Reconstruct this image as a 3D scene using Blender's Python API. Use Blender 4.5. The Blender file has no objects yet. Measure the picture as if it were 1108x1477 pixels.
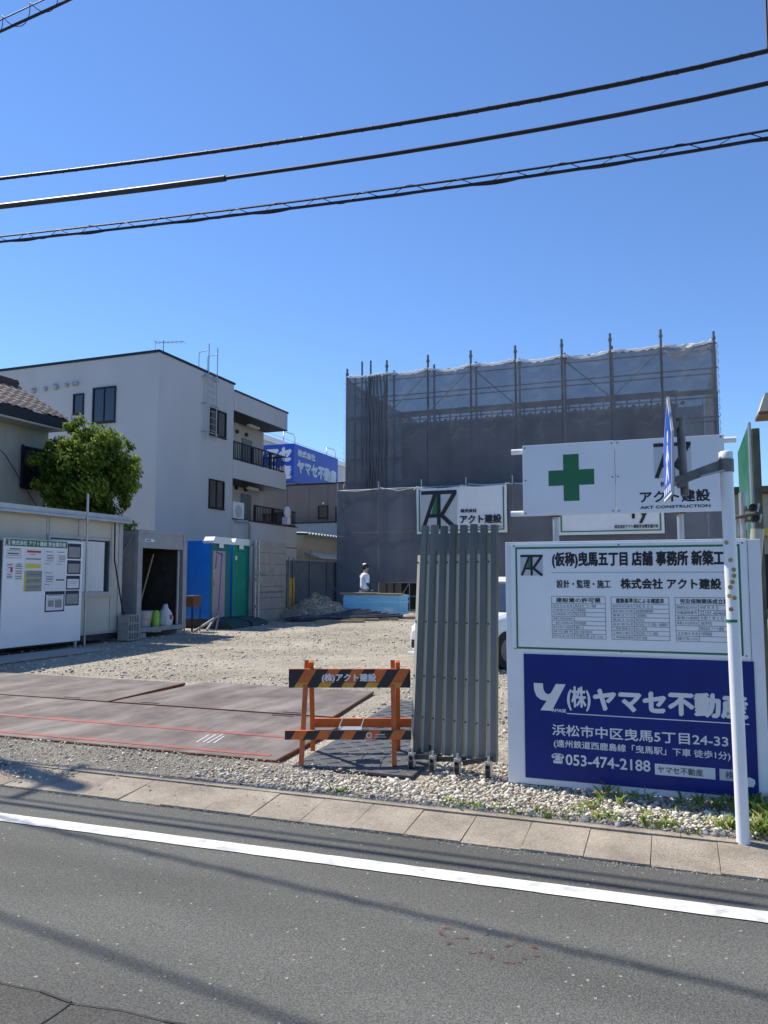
import bpy, bmesh, math, random
import numpy as np
from mathutils import Vector, Matrix
random.seed(7); np.random.seed(7)
R = math.radians
sc = bpy.context.scene
C = sc.collection
V = Vector

# ------------------------------------------------------------------ camera, sky, sun, exposure
cd = bpy.data.cameras.new('camera'); cam = bpy.data.objects.new('camera', cd); C.objects.link(cam)
cd.sensor_fit = 'VERTICAL'; cd.sensor_height = 24.0; cd.lens = 1110 / 1477 * 24.0
cd.clip_start = 0.05; cd.clip_end = 2000
cam.location = (0, 0, 1.5); cam.rotation_euler = (R(90 + 4.87), 0, R(20.5))
sc.camera = cam
SUN_EL, SUN_AZ = 52.0, 15.0          # from -X (left), 15 degrees beyond the road line
sd = V((-math.cos(R(SUN_AZ)) * math.cos(R(SUN_EL)), math.sin(R(SUN_AZ)) * math.cos(R(SUN_EL)), math.sin(R(SUN_EL))))
wd = bpy.data.worlds.new('World'); sc.world = wd; wd.use_nodes = True
nt = wd.node_tree
sky = nt.nodes.new('ShaderNodeTexSky'); sky.sky_type = 'NISHITA'; sky.sun_disc = False
sky.sun_elevation = R(SUN_EL); sky.sun_rotation = math.atan2(sd.x, sd.y)
sky.air_density = 1.0; sky.dust_density = 0.0; sky.ozone_density = 6.0; sky.altitude = 0
bg = nt.nodes['Background']; bg.inputs['Strength'].default_value = 0.115
tn = nt.nodes.new('ShaderNodeMix'); tn.data_type = 'RGBA'; tn.blend_type = 'MULTIPLY'; tn.inputs[0].default_value = 1.0; tn.inputs[7].default_value = (.84, .95, 1.11, 1)
nt.links.new(sky.outputs[0], tn.inputs[6]); nt.links.new(tn.outputs[2], bg.inputs['Color'])
ld = bpy.data.lights.new('sun', 'SUN'); ld.energy = 4.9; ld.angle = R(0.53); ld.color = (1.0, 0.93, 0.82)
lo = bpy.data.objects.new('sun', ld); C.objects.link(lo); lo.rotation_euler = sd.to_track_quat('Z', 'Y').to_euler()
sc.view_settings.view_transform = 'Standard'; sc.view_settings.look = 'None'
sc.view_settings.exposure = 0.5; sc.view_settings.gamma = 1.0

# ------------------------------------------------------------------ materials
def M(name, col, rough=0.6, metal=0.0, var=0.12, scale=5.0, bump=0.0, bscale=60.0, stretch=(1, 1, 1), spec=0.5, col2=None, detail=5.0):
    m = bpy.data.materials.new(name); m.use_nodes = True
    t = m.node_tree; N = t.nodes; L = t.links; b = N['Principled BSDF']
    b.inputs['Roughness'].default_value = rough; b.inputs['Metallic'].default_value = metal
    b.inputs['Specular IOR Level'].default_value = spec
    g = N.new('ShaderNodeTexCoord'); mp = N.new('ShaderNodeMapping'); mp.inputs['Scale'].default_value = stretch
    L.new(g.outputs['Object'], mp.inputs[0])
    n = N.new('ShaderNodeTexNoise'); n.inputs['Scale'].default_value = scale; n.inputs['Detail'].default_value = detail
    L.new(mp.outputs[0], n.inputs['Vector'])
    r = N.new('ShaderNodeValToRGB'); r.color_ramp.elements[0].position = 0.3; r.color_ramp.elements[1].position = 0.7
    c0 = tuple(max(0, c * (1 - var)) for c in col) if col2 is None else col2
    c1 = tuple(min(1, c * (1 + var)) for c in col)
    r.color_ramp.elements[0].color = c0 + (1,); r.color_ramp.elements[1].color = c1 + (1,)
    L.new(n.outputs[0], r.inputs[0]); L.new(r.outputs[0], b.inputs['Base Color'])
    if bump:
        n2 = N.new('ShaderNodeTexNoise'); n2.inputs['Scale'].default_value = bscale; n2.inputs['Detail'].default_value = 4
        L.new(mp.outputs[0], n2.inputs['Vector'])
        bp = N.new('ShaderNodeBump'); bp.inputs['Strength'].default_value = bump; bp.inputs['Distance'].default_value = 0.01
        L.new(n2.outputs[0], bp.inputs['Height']); L.new(bp.outputs[0], b.inputs['Normal'])
    return m

def glassm(name, col, rough=0.06):
    m = M(name, col, rough, 0, 0.2, 1.5); m.node_tree.nodes['Principled BSDF'].inputs['Specular IOR Level'].default_value = 0.8
    return m

def sheetm(name, col, trans, tl=0.25):
    m = bpy.data.materials.new(name); m.use_nodes = True; t = m.node_tree; N = t.nodes; L = t.links
    N.remove(N['Principled BSDF'])
    d = N.new('ShaderNodeBsdfDiffuse'); tr = N.new('ShaderNodeBsdfTransparent'); ts = N.new('ShaderNodeBsdfTranslucent')
    g = N.new('ShaderNodeTexCoord'); n = N.new('ShaderNodeTexNoise'); n.inputs['Scale'].default_value = 0.9; n.inputs['Detail'].default_value = 6
    L.new(g.outputs['Object'], n.inputs['Vector'])
    r = N.new('ShaderNodeValToRGB'); r.color_ramp.elements[0].position = .3; r.color_ramp.elements[1].position = .7
    r.color_ramp.elements[0].color = tuple(c * .82 for c in col) + (1,); r.color_ramp.elements[1].color = tuple(c * 1.15 for c in col) + (1,)
    L.new(n.outputs[0], r.inputs[0]); L.new(r.outputs[0], d.inputs[0]); L.new(r.outputs[0], ts.inputs[0])
    a = N.new('ShaderNodeMixShader'); a.inputs[0].default_value = tl; L.new(d.outputs[0], a.inputs[1]); L.new(ts.outputs[0], a.inputs[2])
    b = N.new('ShaderNodeMixShader'); b.inputs[0].default_value = trans; L.new(a.outputs[0], b.inputs[1]); L.new(tr.outputs[0], b.inputs[2])
    L.new(b.outputs[0], N['Material Output'].inputs[0])
    return m

def asphalt(name, base, dark=False):
    m = bpy.data.materials.new(name); m.use_nodes = True; t = m.node_tree; N = t.nodes; L = t.links; b = N['Principled BSDF']
    g = N.new('ShaderNodeTexCoord')
    def noise(s, d=4):
        n = N.new('ShaderNodeTexNoise'); n.inputs['Scale'].default_value = s; n.inputs['Detail'].default_value = d
        L.new(g.outputs['Object'], n.inputs['Vector']); return n
    def ramp(src, p0, c0, p1, c1):
        r = N.new('ShaderNodeValToRGB'); e = r.color_ramp.elements; e[0].position = p0; e[1].position = p1
        e[0].color = (c0,) * 3 + (1,) if not isinstance(c0, tuple) else c0 + (1,); e[1].color = (c1,) * 3 + (1,) if not isinstance(c1, tuple) else c1 + (1,)
        L.new(src, r.inputs[0]); return r
    def mix(kind, f, a, c):
        x = N.new('ShaderNodeMix'); x.data_type = 'RGBA'; x.blend_type = kind; x.inputs[0].default_value = f
        L.new(a, x.inputs[6]); L.new(c, x.inputs[7]); return x.outputs[2]
    mpb = N.new('ShaderNodeMapping'); mpb.inputs['Scale'].default_value = (.35, 1.5, 1); L.new(g.outputs['Object'], mpb.inputs[0]); nb = noise(0.9, 7); L.new(mpb.outputs[0], nb.inputs['Vector'])
    big = ramp(nb.outputs[0], .35, tuple(c * .78 for c in base), .68, tuple(c * 1.18 for c in base))
    fine = ramp(noise(110, 5).outputs[0], .34, 0.5, .68, 1.5)
    col = mix('MULTIPLY', .8, big.outputs[0], fine.outputs[0])
    v = N.new('ShaderNodeTexVoronoi'); v.inputs['Scale'].default_value = 52; L.new(g.outputs['Object'], v.inputs['Vector'])
    # some cells carry a pale stone
    sx = N.new('ShaderNodeSeparateColor'); L.new(v.outputs['Color'], sx.inputs[0])
    gt = N.new('ShaderNodeMath'); gt.operation = 'GREATER_THAN'; gt.inputs[1].default_value = .93; L.new(sx.outputs[0], gt.inputs[0])
    sz = N.new('ShaderNodeMath'); sz.operation = 'MULTIPLY_ADD'; sz.inputs[1].default_value = .3; sz.inputs[2].default_value = .08; L.new(sx.outputs[1], sz.inputs[0])
    lt = N.new('ShaderNodeMath'); lt.operation = 'LESS_THAN'; L.new(v.outputs['Distance'], lt.inputs[0]); L.new(sz.outputs[0], lt.inputs[1])
    mu = N.new('ShaderNodeMath'); mu.operation = 'MULTIPLY'; L.new(gt.outputs[0], mu.inputs[0]); L.new(lt.outputs[0], mu.inputs[1])
    mm = N.new('ShaderNodeMix'); mm.data_type = 'RGBA'; L.new(mu.outputs[0], mm.inputs[0]); L.new(col, mm.inputs[6])
    pale = ramp(sx.outputs[2], .2, (base[0] * 1.5, base[1] * 1.45, base[2] * 1.35), .95, (.33, .315, .28)); L.new(pale.outputs[0], mm.inputs[7])
    L.new(mm.outputs[2], b.inputs['Base Color'])
    b.inputs['Roughness'].default_value = .85; b.inputs['Specular IOR Level'].default_value = .3
    bp = N.new('ShaderNodeBump'); bp.inputs['Strength'].default_value = .9; bp.inputs['Distance'].default_value = .006
    L.new(noise(210, 2).outputs[0], bp.inputs['Height']); L.new(bp.outputs[0], b.inputs['Normal'])
    return m

def kerbm():
    m = gravelm('kerb_concrete', (.33, .285, .23), (.56, .485, .385), 150, 260)
    for n in m.node_tree.nodes:
        if n.type == 'TEX_NOISE': n.inputs['Scale'].default_value = 2.6
        if n.type == 'BUMP': n.inputs['Distance'].default_value = .006
        if n.type == 'MIX': n.inputs[0].default_value = .45
    return m

def platem():
    m = bpy.data.materials.new('road_plate'); m.use_nodes = True; t = m.node_tree; N = t.nodes; L = t.links; b = N['Principled BSDF']
    g = N.new('ShaderNodeTexCoord'); mp = N.new('ShaderNodeMapping'); mp.inputs['Rotation'].default_value = (0, 0, R(7)); mp.inputs['Scale'].default_value = (1.7, .42, 1); L.new(g.outputs['Object'], mp.inputs[0])
    def noise(s, d, vec):
        n = N.new('ShaderNodeTexNoise'); n.inputs['Scale'].default_value = s; n.inputs['Detail'].default_value = d; n.inputs['Roughness'].default_value = .62; L.new(vec, n.inputs['Vector']); return n.outputs[0]
    def ramp(src, p0, c0, p1, c1):
        r = N.new('ShaderNodeValToRGB'); e = r.color_ramp.elements; e[0].position = p0; e[1].position = p1; e[0].color = c0 + (1,); e[1].color = c1 + (1,); L.new(src, r.inputs[0]); return r.outputs[0]
    base = ramp(noise(2.2, 7, g.outputs['Object']), .35, (.105, .086, .081), .68, (.185, .158, .147))
    f = ramp(noise(1.5, 8, mp.outputs[0]), .45, (0, 0, 0), .74, (.85, .85, .85))
    x = N.new('ShaderNodeMix'); x.data_type = 'RGBA'; L.new(f, x.inputs[0]); L.new(base, x.inputs[6]); x.inputs[7].default_value = (.30, .27, .245, 1)
    L.new(x.outputs[2], b.inputs['Base Color']); b.inputs['Roughness'].default_value = .75; b.inputs['Specular IOR Level'].default_value = .15
    bp = N.new('ShaderNodeBump'); bp.inputs['Strength'].default_value = .25; bp.inputs['Distance'].default_value = .01; L.new(noise(7, 5, g.outputs['Object']), bp.inputs['Height']); L.new(bp.outputs[0], b.inputs['Normal'])
    return m

def gravelm(name, c0, c1, s1=28, s2=75):
    m = bpy.data.materials.new(name); m.use_nodes = True; t = m.node_tree; N = t.nodes; L = t.links; b = N['Principled BSDF']
    g = N.new('ShaderNodeTexCoord')
    v = N.new('ShaderNodeTexVoronoi'); v.inputs['Scale'].default_value = s1; L.new(g.outputs['Object'], v.inputs['Vector'])
    n = N.new('ShaderNodeTexNoise'); n.inputs['Scale'].default_value = .55; n.inputs['Detail'].default_value = 9; n.inputs['Roughness'].default_value = .65; L.new(g.outputs['Object'], n.inputs['Vector'])
    r = N.new('ShaderNodeValToRGB'); e = r.color_ramp.elements; e[0].position = .33; e[1].position = .66; e[0].color = c0 + (1,); e[1].color = c1 + (1,)
    L.new(n.outputs[0], r.inputs[0])
    sp = N.new('ShaderNodeSeparateColor'); L.new(v.outputs['Color'], sp.inputs[0])
    r2 = N.new('ShaderNodeValToRGB'); e = r2.color_ramp.elements; e[0].position = 0; e[1].position = 1; e[0].color = (.5, .5, .52, 1); e[1].color = (1.35, 1.33, 1.28, 1)
    L.new(sp.outputs[0], r2.inputs[0])
    x = N.new('ShaderNodeMix'); x.data_type = 'RGBA'; x.blend_type = 'MULTIPLY'; x.inputs[0].default_value = .75
    L.new(r.outputs[0], x.inputs[6]); L.new(r2.outputs[0], x.inputs[7]); L.new(x.outputs[2], b.inputs['Base Color'])
    b.inputs['Roughness'].default_value = .95; b.inputs['Specular IOR Level'].default_value = .2
    v2 = N.new('ShaderNodeTexVoronoi'); v2.inputs['Scale'].default_value = s2; L.new(g.outputs['Object'], v2.inputs['Vector'])
    ad = N.new('ShaderNodeMath'); ad.operation = 'ADD'; L.new(v.outputs['Distance'], ad.inputs[0]); L.new(v2.outputs['Distance'], ad.inputs[1])
    bp = N.new('ShaderNodeBump'); bp.invert = True; bp.inputs['Strength'].default_value = 1; bp.inputs['Distance'].default_value = .022
    L.new(ad.outputs[0], bp.inputs['Height']); L.new(bp.outputs[0], b.inputs['Normal'])
    return m

def tintm(name, stops, rough=.8, trans=0.0):
    """colour from the per-piece point attribute 'tint' (each stone / leaf its own natural colour)"""
    m = bpy.data.materials.new(name); m.use_nodes = True; t = m.node_tree; N = t.nodes; L = t.links; b = N['Principled BSDF']
    a = N.new('ShaderNodeAttribute'); a.attribute_name = 'tint'
    r = N.new('ShaderNodeValToRGB'); e = r.color_ramp.elements
    e[0].position = stops[0][0]; e[0].color = stops[0][1] + (1,); e[1].position = stops[-1][0]; e[1].color = stops[-1][1] + (1,)
    for p, c in stops[1:-1]:
        k = e.new(p); k.color = c + (1,)
    L.new(a.outputs['Fac'], r.inputs[0]); L.new(r.outputs[0], b.inputs['Base Color']); b.inputs['Roughness'].default_value = rough
    b.inputs['Specular IOR Level'].default_value = .3
    if trans:
        ts = N.new('ShaderNodeBsdfTranslucent'); L.new(r.outputs[0], ts.inputs[0])
        x = N.new('ShaderNodeMixShader'); x.inputs[0].default_value = trans; L.new(b.outputs[0], x.inputs[1]); L.new(ts.outputs[0], x.inputs[2])
        L.new(x.outputs[0], N['Material Output'].inputs[0])
    return m

m_white = M('white_panel', (.72, .735, .75), .45, var=.07, scale=1.4, detail=9, bump=.03, bscale=8)
m_board = M('white_board', (.78, .79, .80), .35, var=.03, scale=3)
m_blue = M('sign_blue', (.003, .017, .165), .35, var=.12, scale=4, spec=.3)
m_black = M('black_ink', (.012, .012, .015), .5, var=.1)
m_green = M('sign_green', (.02, .16, .06), .45, var=.1)
m_crossg = M('cross_green', (.012, .13, .05), .45, var=.06)
m_lgrey = M('emblem_field', (.50, .51, .53), .5, var=.03)
m_wink = M('white_ink', (.66, .67, .68), .5, var=.05)
m_ink2 = M('print_grey', (.10, .11, .13), .6, var=.1)
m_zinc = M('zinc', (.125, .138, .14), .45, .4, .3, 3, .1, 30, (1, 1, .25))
m_zlit = M('zinc_sunlit', (.42, .40, .34), .5, .1, .15, 5, .1, 30, (1, 1, .25))  # paler copy of the gate zinc, sunlight on its strips put into the colour
m_steel = M('galv_steel', (.42, .43, .44), .42, .6, .12, 9)
m_rebar = M('rebar', (.085, .095, .115), .5, .5, .3, 12)
m_darksteel = M('dark_steel', (.05, .052, .056), .5, .4, .2, 8)
m_rubber = M('rubber', (.018, .018, .018), .8, var=.2)
m_orange = M('orange_paint', (.52, .12, .018), .5, var=.18, scale=9)
m_yel = M('worn_yellow', (.50, .27, .03), .55, var=.2, scale=9)
m_pole = M('pole_white', (.78, .79, .79), .38, var=.05, scale=3, bump=.02)
m_rust = M('rust', (.20, .09, .04), .8, var=.4, scale=14)
m_rpole = M('bracket_grey', (.16, .16, .15), .5, .3, .25, 12)
m_plate = platem()
m_platex = M('plate_edge', (.20, .07, .025), .8, .2, .35, 12)
m_red = M('red_paint', (.27, .068, .048), .7, var=.3, scale=5, col2=(.19, .07, .055), detail=8)
m_mat = M('rubber_mat', (.07, .075, .08), .6, 0, .2, 6, .1)
m_apt = M('apartment_render', (.54, .54, .535), .85, var=.04, scale=.8, bump=.15, bscale=30, stretch=(1.2, 1.2, .4), detail=8)
m_trim = M('dark_trim', (.015, .016, .02), .5, .3, .1)
m_wallin = M('corridor_wall', (.52, .50, .47), .8, var=.05, scale=1.2)
m_glass = glassm('window_glass', (.020, .027, .034))
m_curt = M('curtain', (.62, .64, .63), .9, var=.12, scale=9, stretch=(1, 6, .15))
m_door = M('grey_door', (.17, .19, .20), .5, var=.06)
m_shed = M('shed_panel', (.50, .475, .40), .6, .0, .07, 2, .05, 12, stretch=(1, 1, .3))
m_shedtrim = M('shed_trim', (.42, .44, .45), .45, .5, .1, 5)
m_cont = M('container_grey', (.30, .31, .33), .5, .2, .1, 4)
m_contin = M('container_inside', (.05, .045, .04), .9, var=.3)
m_tblue = M('toilet_blue', (.006, .19, .72), .38, var=.07, scale=3)
m_tteal = M('toilet_teal', (.015, .16, .15), .4, var=.08)
m_tgreen = M('toilet_green', (.010, .24, .16), .4, var=.12, scale=2)
m_tstep = M('toilet_step', (.025, .06, .06), .6, var=.15)
m_tdoor = M('toilet_door', (.36, .30, .31), .5, var=.06)
m_purple = M('purple_mark', (.16, .09, .27), .5, var=.1)
m_troof = M('toilet_roof', (.68, .74, .70), .45, var=.06)
m_form = M('form_panel', (.30, .275, .235), .7, var=.14, scale=3, bump=.1)
m_fence = M('fence_grey', (.17, .17, .168), .75, var=.12, scale=2)
m_wood = M('timber', (.34, .25, .15), .8, var=.3, scale=5, stretch=(.6, 5, 5), bump=.1)
m_foam = M('foam_blue', (.28, .62, .82), .6, var=.14, scale=1.4, stretch=(.4, .4, 12))
m_sheet = sheetm('scaffold_mesh', (.19, .197, .212), .14, .16)
m_sheetd = sheetm('scaffold_mesh_low', (.19, .197, .215), .08, .12)
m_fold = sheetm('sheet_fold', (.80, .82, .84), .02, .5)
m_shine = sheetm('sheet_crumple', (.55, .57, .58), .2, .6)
m_pipe = M('scaffold_pipe', (.17, .175, .18), .5, .5, .2, 9)
m_plank = M('scaffold_plank', (.30, .31, .31), .5, .4, .15, 5)
m_site = M('site_wall', (.09, .093, .10), .9, var=.15, scale=1)
m_conc = M('concrete', (.33, .32, .30), .9, var=.12, scale=4, bump=.2)
m_taupe = M('taupe_cladding', (.20, .175, .16), .75, var=.07, scale=1)
m_bbox = M('billboard_blue', (.008, .075, .50), .4, var=.05, scale=.8)
m_cream = M('cream_wall', (.46, .43, .33), .8, var=.08, scale=1)
m_slate = M('blue_roof', (.22, .28, .34), .5, var=.08)
m_fwhite = M('far_white', (.50, .53, .56), .7, var=.06, scale=.6)
m_tile = M('roof_tile', (.06, .04, .03), .6, var=.3, scale=8)
m_hwall = M('house_wall', (.40, .385, .33), .85, var=.08, scale=1.5)
m_bark = M('bark', (.10, .075, .05), .9, var=.3, scale=12, bump=.4)
m_car = M('car_white', (.74, .75, .76), .22, var=.02, spec=.6)
m_carblk = M('car_black', (.012, .012, .013), .5)
m_lens = M('lamp_lens', (.55, .57, .58), .1, var=.1, spec=.8)
m_shirt = M('white_shirt', (.74, .75, .80), .85, var=.06, scale=14)
m_skin = M('skin', (.45, .27, .19), .6, var=.06)
m_cap = M('navy_cap', (.02, .022, .035), .7, var=.2)
m_trous = M('grey_trousers', (.10, .10, .095), .85, var=.15)
m_glove = M('red_glove', (.25, .03, .04), .7, var=.2)
m_wire = M('cable_black', (.010, .010, .011), .55, var=.2)
m_wireg = M('cable_sleeve', (.035, .035, .038), .5, var=.15)
m_paper = M('paper', (.70, .70, .71), .7, var=.03)
m_navy = M('navy_folder', (.012, .014, .05), .5, var=.1)
m_cgrey = M('clear_sleeve', (.24, .25, .25), .3, var=.1, spec=.6)
m_yell = M('yellow_print', (.62, .55, .08), .6, var=.1)
m_redp = M('red_print', (.45, .05, .04), .6, var=.1)
m_lime = M('lime_plastic', (.30, .55, .04), .45, var=.1)
m_brown = M('brown_box', (.13, .065, .035), .7, var=.15)
m_line = M('line_paint', (.70, .70, .67), .85, col2=(.42, .42, .40), detail=12, scale=11, bump=.2, bscale=120)
m_kerb = kerbm()
m_rgreen = M('streaky_green_sheet', (.03, .17, .10), .35, .2, .5, 9, stretch=(1, 1, .4))  # green tone varying in tall streaks
m_post = M('weathered_post', (.095, .10, .065), .7, .2, .35, 6)
m_utpole = M('utility_concrete', (.36, .35, .33), .9, var=.08, scale=3)
m_sblue = M('traffic_blue', (.015, .09, .50), .3, var=.06)
m_dot = M('ochre_sticker', (.42, .28, .05), .6, var=.2)
m_asph = asphalt('asphalt', (.118, .1175, .107))
m_asph2 = asphalt('asphalt_old', (.088, .087, .079))
m_grav = gravelm('site_gravel', (.39, .355, .285), (.64, .585, .48), 40, 95)
m_grav2 = gravelm('fore_gravel', (.27, .25, .21), (.50, .465, .39), 60, 130)
m_heap = gravelm('heap_gravel', (.23, .185, .125), (.40, .335, .24), 14, 40)
m_peb = tintm('pebble', [(0, (.17, .16, .145)), (.25, (.37, .34, .28)), (.6, (.57, .52, .425)), (.93, (.73, .68, .57)), (1, (.50, .33, .17))])
m_leaf = tintm('leaf', [(0, (.045, .08, .014)), (.5, (.13, .20, .032)), (1, (.33, .40, .075))], .75, .45)
m_leaf.node_tree.nodes['Principled BSDF'].inputs['Specular IOR Level'].default_value = .1
m_weed = tintm('weed', [(0, (.10, .17, .03)), (.6, (.22, .32, .05)), (1, (.45, .43, .15))], .6, .35)

# ------------------------------------------------------------------ mesh helper
class MB:
    def __init__(s, T=None):
        s.v = []; s.f = []; s.mi = []; s.sm = []; s.T = T; s.mats = []
    def m(s, mat):
        if mat not in s.mats: s.mats.append(mat)
        return s.mats.index(mat)
    def add(s, vs, fs, mat, smooth=False):
        o = len(s.v); k = s.m(mat)
        for p in vs:
            p = V(p); s.v.append(s.T @ p if s.T else p)
        for f in fs:
            s.f.append([i + o for i in f]); s.mi.append(k); s.sm.append(smooth)
        return s
    def box(s, x0, x1, y0, y1, z0, z1, mat):
        x0, x1 = min(x0, x1), max(x0, x1); y0, y1 = min(y0, y1), max(y0, y1); z0, z1 = min(z0, z1), max(z0, z1)
        vs = [(x0, y0, z0), (x1, y0, z0), (x1, y1, z0), (x0, y1, z0), (x0, y0, z1), (x1, y0, z1), (x1, y1, z1), (x0, y1, z1)]
        return s.add(vs, [(0, 3, 2, 1), (4, 5, 6, 7), (0, 1, 5, 4), (1, 2, 6, 5), (2, 3, 7, 6), (3, 0, 4, 7)], mat)
    def bar(s, p0, p1, w, h, mat, up=(0, 0, 1)):
        p0, p1 = V(p0), V(p1); d = (p1 - p0).normalized(); u = V(up)
        if abs(d.dot(u)) > .98: u = V((0, 1, 0))
        r = d.cross(u).normalized(); u = r.cross(d)
        vs = [p + r * a * w / 2 + u * b * h / 2 for p in (p0, p1) for a, b in ((-1, -1), (1, -1), (1, 1), (-1, 1))]
        return s.add(vs, [(0, 1, 2, 3), (7, 6, 5, 4), (0, 4, 5, 1), (1, 5, 6, 2), (2, 6, 7, 3), (3, 7, 4, 0)], mat)
    def tube(s, pts, r, mat, n=10, caps=True):
        pts = [V(p) for p in pts]; rs = r if isinstance(r, (list, tuple)) else [r] * len(pts)
        vs = []; fs = []; prev = None
        for i, p in enumerate(pts):
            d = (pts[min(i + 1, len(pts) - 1)] - pts[max(i - 1, 0)]).normalized()
            a = prev if prev is not None else (V((0, 0, 1)) if abs(d.z) < .9 else V((1, 0, 0)))
            x = (a - d * a.dot(d)).normalized(); y = d.cross(x); prev = x
            for k in range(n):
                t = 2 * math.pi * k / n; vs.append(p + (x * math.cos(t) + y * math.sin(t)) * rs[i])
        for i in range(len(pts) - 1):
            for k in range(n):
                a = i * n + k; b = i * n + (k + 1) % n; fs.append((a, b, b + n, a + n))
        s.add(vs, fs, mat, True)
        if caps:
            o = len(vs)
            s.add(vs[:n], [tuple(reversed(range(n)))], mat); s.add(vs[-n:], [tuple(range(n))], mat)
        return s
    def cyl(s, p0, p1, r, mat, n=12): return s.tube([p0, p1], r, mat, n)
    def prism(s, poly, o, ux, uy, d, mat):
        """extrude polygon (2D list) in plane o+ux*a+uy*b by thickness d against the plane normal (front stays at plane)"""
        o, ux, uy = V(o), V(ux), V(uy); nn = ux.cross(uy).normalized(); n = len(poly)
        area = sum(poly[i][0] * poly[(i + 1) % n][1] - poly[(i + 1) % n][0] * poly[i][1] for i in range(n))
        if area < 0: poly = poly[::-1]
        fr = [o + ux * a + uy * b for a, b in poly]; bk = [p - nn * d for p in fr]
        fs = [tuple(range(n)), tuple(range(2 * n - 1, n - 1, -1))] + [(i + n, (i + 1) % n + n, (i + 1) % n, i) for i in range(n)]
        return s.add(fr + bk, fs, mat)
    def poly(s, poly, o, ux, uy, mat, off=.0015):
        o, ux, uy = V(o), V(ux), V(uy); nn = ux.cross(uy).normalized(); n = len(poly)
        area = sum(poly[i][0] * poly[(i + 1) % n][1] - poly[(i + 1) % n][0] * poly[i][1] for i in range(n))
        if area < 0: poly = poly[::-1]
        return s.add([o + ux * a + uy * b + nn * off for a, b in poly], [tuple(range(n))], mat)
    def rect(s, x0, x1, y0, y1, o, ux, uy, mat, off=.0015): return s.poly([(x0, y0), (x1, y0), (x1, y1), (x0, y1)], o, ux, uy, mat, off)
    def stroke(s, a, b, w, o, ux, uy, mat, off=.0015):
        dx, dy = b[0] - a[0], b[1] - a[1]; l = math.hypot(dx, dy) or 1; px, py = -dy / l * w / 2, dx / l * w / 2
        return s.poly([(a[0] + px, a[1] + py), (a[0] - px, a[1] - py), (b[0] - px, b[1] - py), (b[0] + px, b[1] + py)], o, ux, uy, mat, off)
    def sphere(s, c, r, mat, n=10, sc3=(1, 1, 1)):
        vs = []; fs = []; m = n
        for i in range(n + 1):
            th = math.pi * i / n
            for k in range(m):
                ph = 2 * math.pi * k / m
                vs.append((c[0] + r * sc3[0] * math.sin(th) * math.cos(ph), c[1] + r * sc3[1] * math.sin(th) * math.sin(ph), c[2] + r * sc3[2] * math.cos(th)))
        for i in range(n):
            for k in range(m):
                fs.append((i * m + k, (i + 1) * m + k, (i + 1) * m + (k + 1) % m, i * m + (k + 1) % m))
        return s.add(vs, fs, mat, True)
    def build(s, name, par=None, bevel=0.0):
        org = V((0, 0, 0)); q = par
        while q is not None: org += q.location; q = q.parent
        me = bpy.data.meshes.new(name); me.from_pydata([tuple(p - org) for p in s.v], [], s.f)
        for mt in s.mats: me.materials.append(mt)
        me.polygons.foreach_set('material_index', s.mi); me.polygons.foreach_set('use_smooth', s.sm); me.update()
        o = bpy.data.objects.new(name, me); C.objects.link(o)
        if par is not None: o.parent = par
        if bevel:
            b = o.modifiers.new('bevel', 'BEVEL'); b.width = bevel; b.segments = 2; b.limit_method = 'ANGLE'; b.angle_limit = R(40)
        return o

def tag(o, label=None, cat=None, group=None, kind=None):
    if label: o['label'] = label
    if cat: o['category'] = cat
    if group: o['group'] = group
    if kind: o['kind'] = kind
    return o
def thing(name, label, cat, loc=(0, 0, 0), group=None):
    o = bpy.data.objects.new(name, None); C.objects.link(o); o.location = loc; o.empty_display_size = .2
    return tag(o, label, cat, group)
def copy_tree(o, par=None):
    c = o.copy(); C.objects.link(c); c.parent = par
    for ch in list(o.children): copy_tree(ch, c)
    return c
def rotz(deg, loc=(0, 0, 0)): return Matrix.Translation(V(loc)) @ Matrix.Rotation(R(deg), 4, 'Z')
def zg(y): return min(.16, max(0., (y - 12) * .0107))

_dg = None
def textmesh(body):
    cu = bpy.data.curves.new('lettering', 'FONT'); cu.body = body; cu.resolution_u = 3
    ob = bpy.data.objects.new('lettering', cu); C.objects.link(ob)
    dg = bpy.context.evaluated_depsgraph_get(); me = bpy.data.meshes.new_from_object(ob.evaluated_get(dg))
    bpy.data.objects.remove(ob); bpy.data.curves.remove(cu)
    co = np.empty(len(me.vertices) * 3, np.float32); me.vertices.foreach_get('co', co); co = co.reshape(-1, 3)
    fs = [tuple(p.vertices) for p in me.polygons]; bpy.data.meshes.remove(me)
    return co, fs
def put_text(mb, body, box, o, ux, uy, mat, bold=0.0, off=.0015, slant=0.0):
    """lettering fitted to box (x0,x1,y0,y1) in the plane o,ux,uy"""
    co, fs = textmesh(body)
    if not len(co): return
    x0, x1, y0, y1 = box; mn = co.min(0); mx = co.max(0)
    sx = (x1 - x0 - 2 * bold) / max(1e-6, mx[0] - mn[0]); sy = (y1 - y0 - 2 * bold) / max(1e-6, mx[1] - mn[1])
    o, ux, uy = V(o), V(ux), V(uy); nn = ux.cross(uy).normalized()
    sh = [(0, 0)] if not bold else [(-bold, 0), (bold, 0), (0, bold), (0, -bold), (bold * .7, bold * .7), (-bold * .7, -bold * .7)]
    for i, (dx, dy) in enumerate(sh):
        P = []
        for c in co:
            a = x0 + bold + (c[0] - mn[0]) * sx + dx; b = y0 + bold + (c[1] - mn[1]) * sy + dy
            P.append(o + ux * (a + slant * (b - y0)) + uy * b + nn * (off + i * off * .12))
        mb.add(P, fs, mat)
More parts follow.
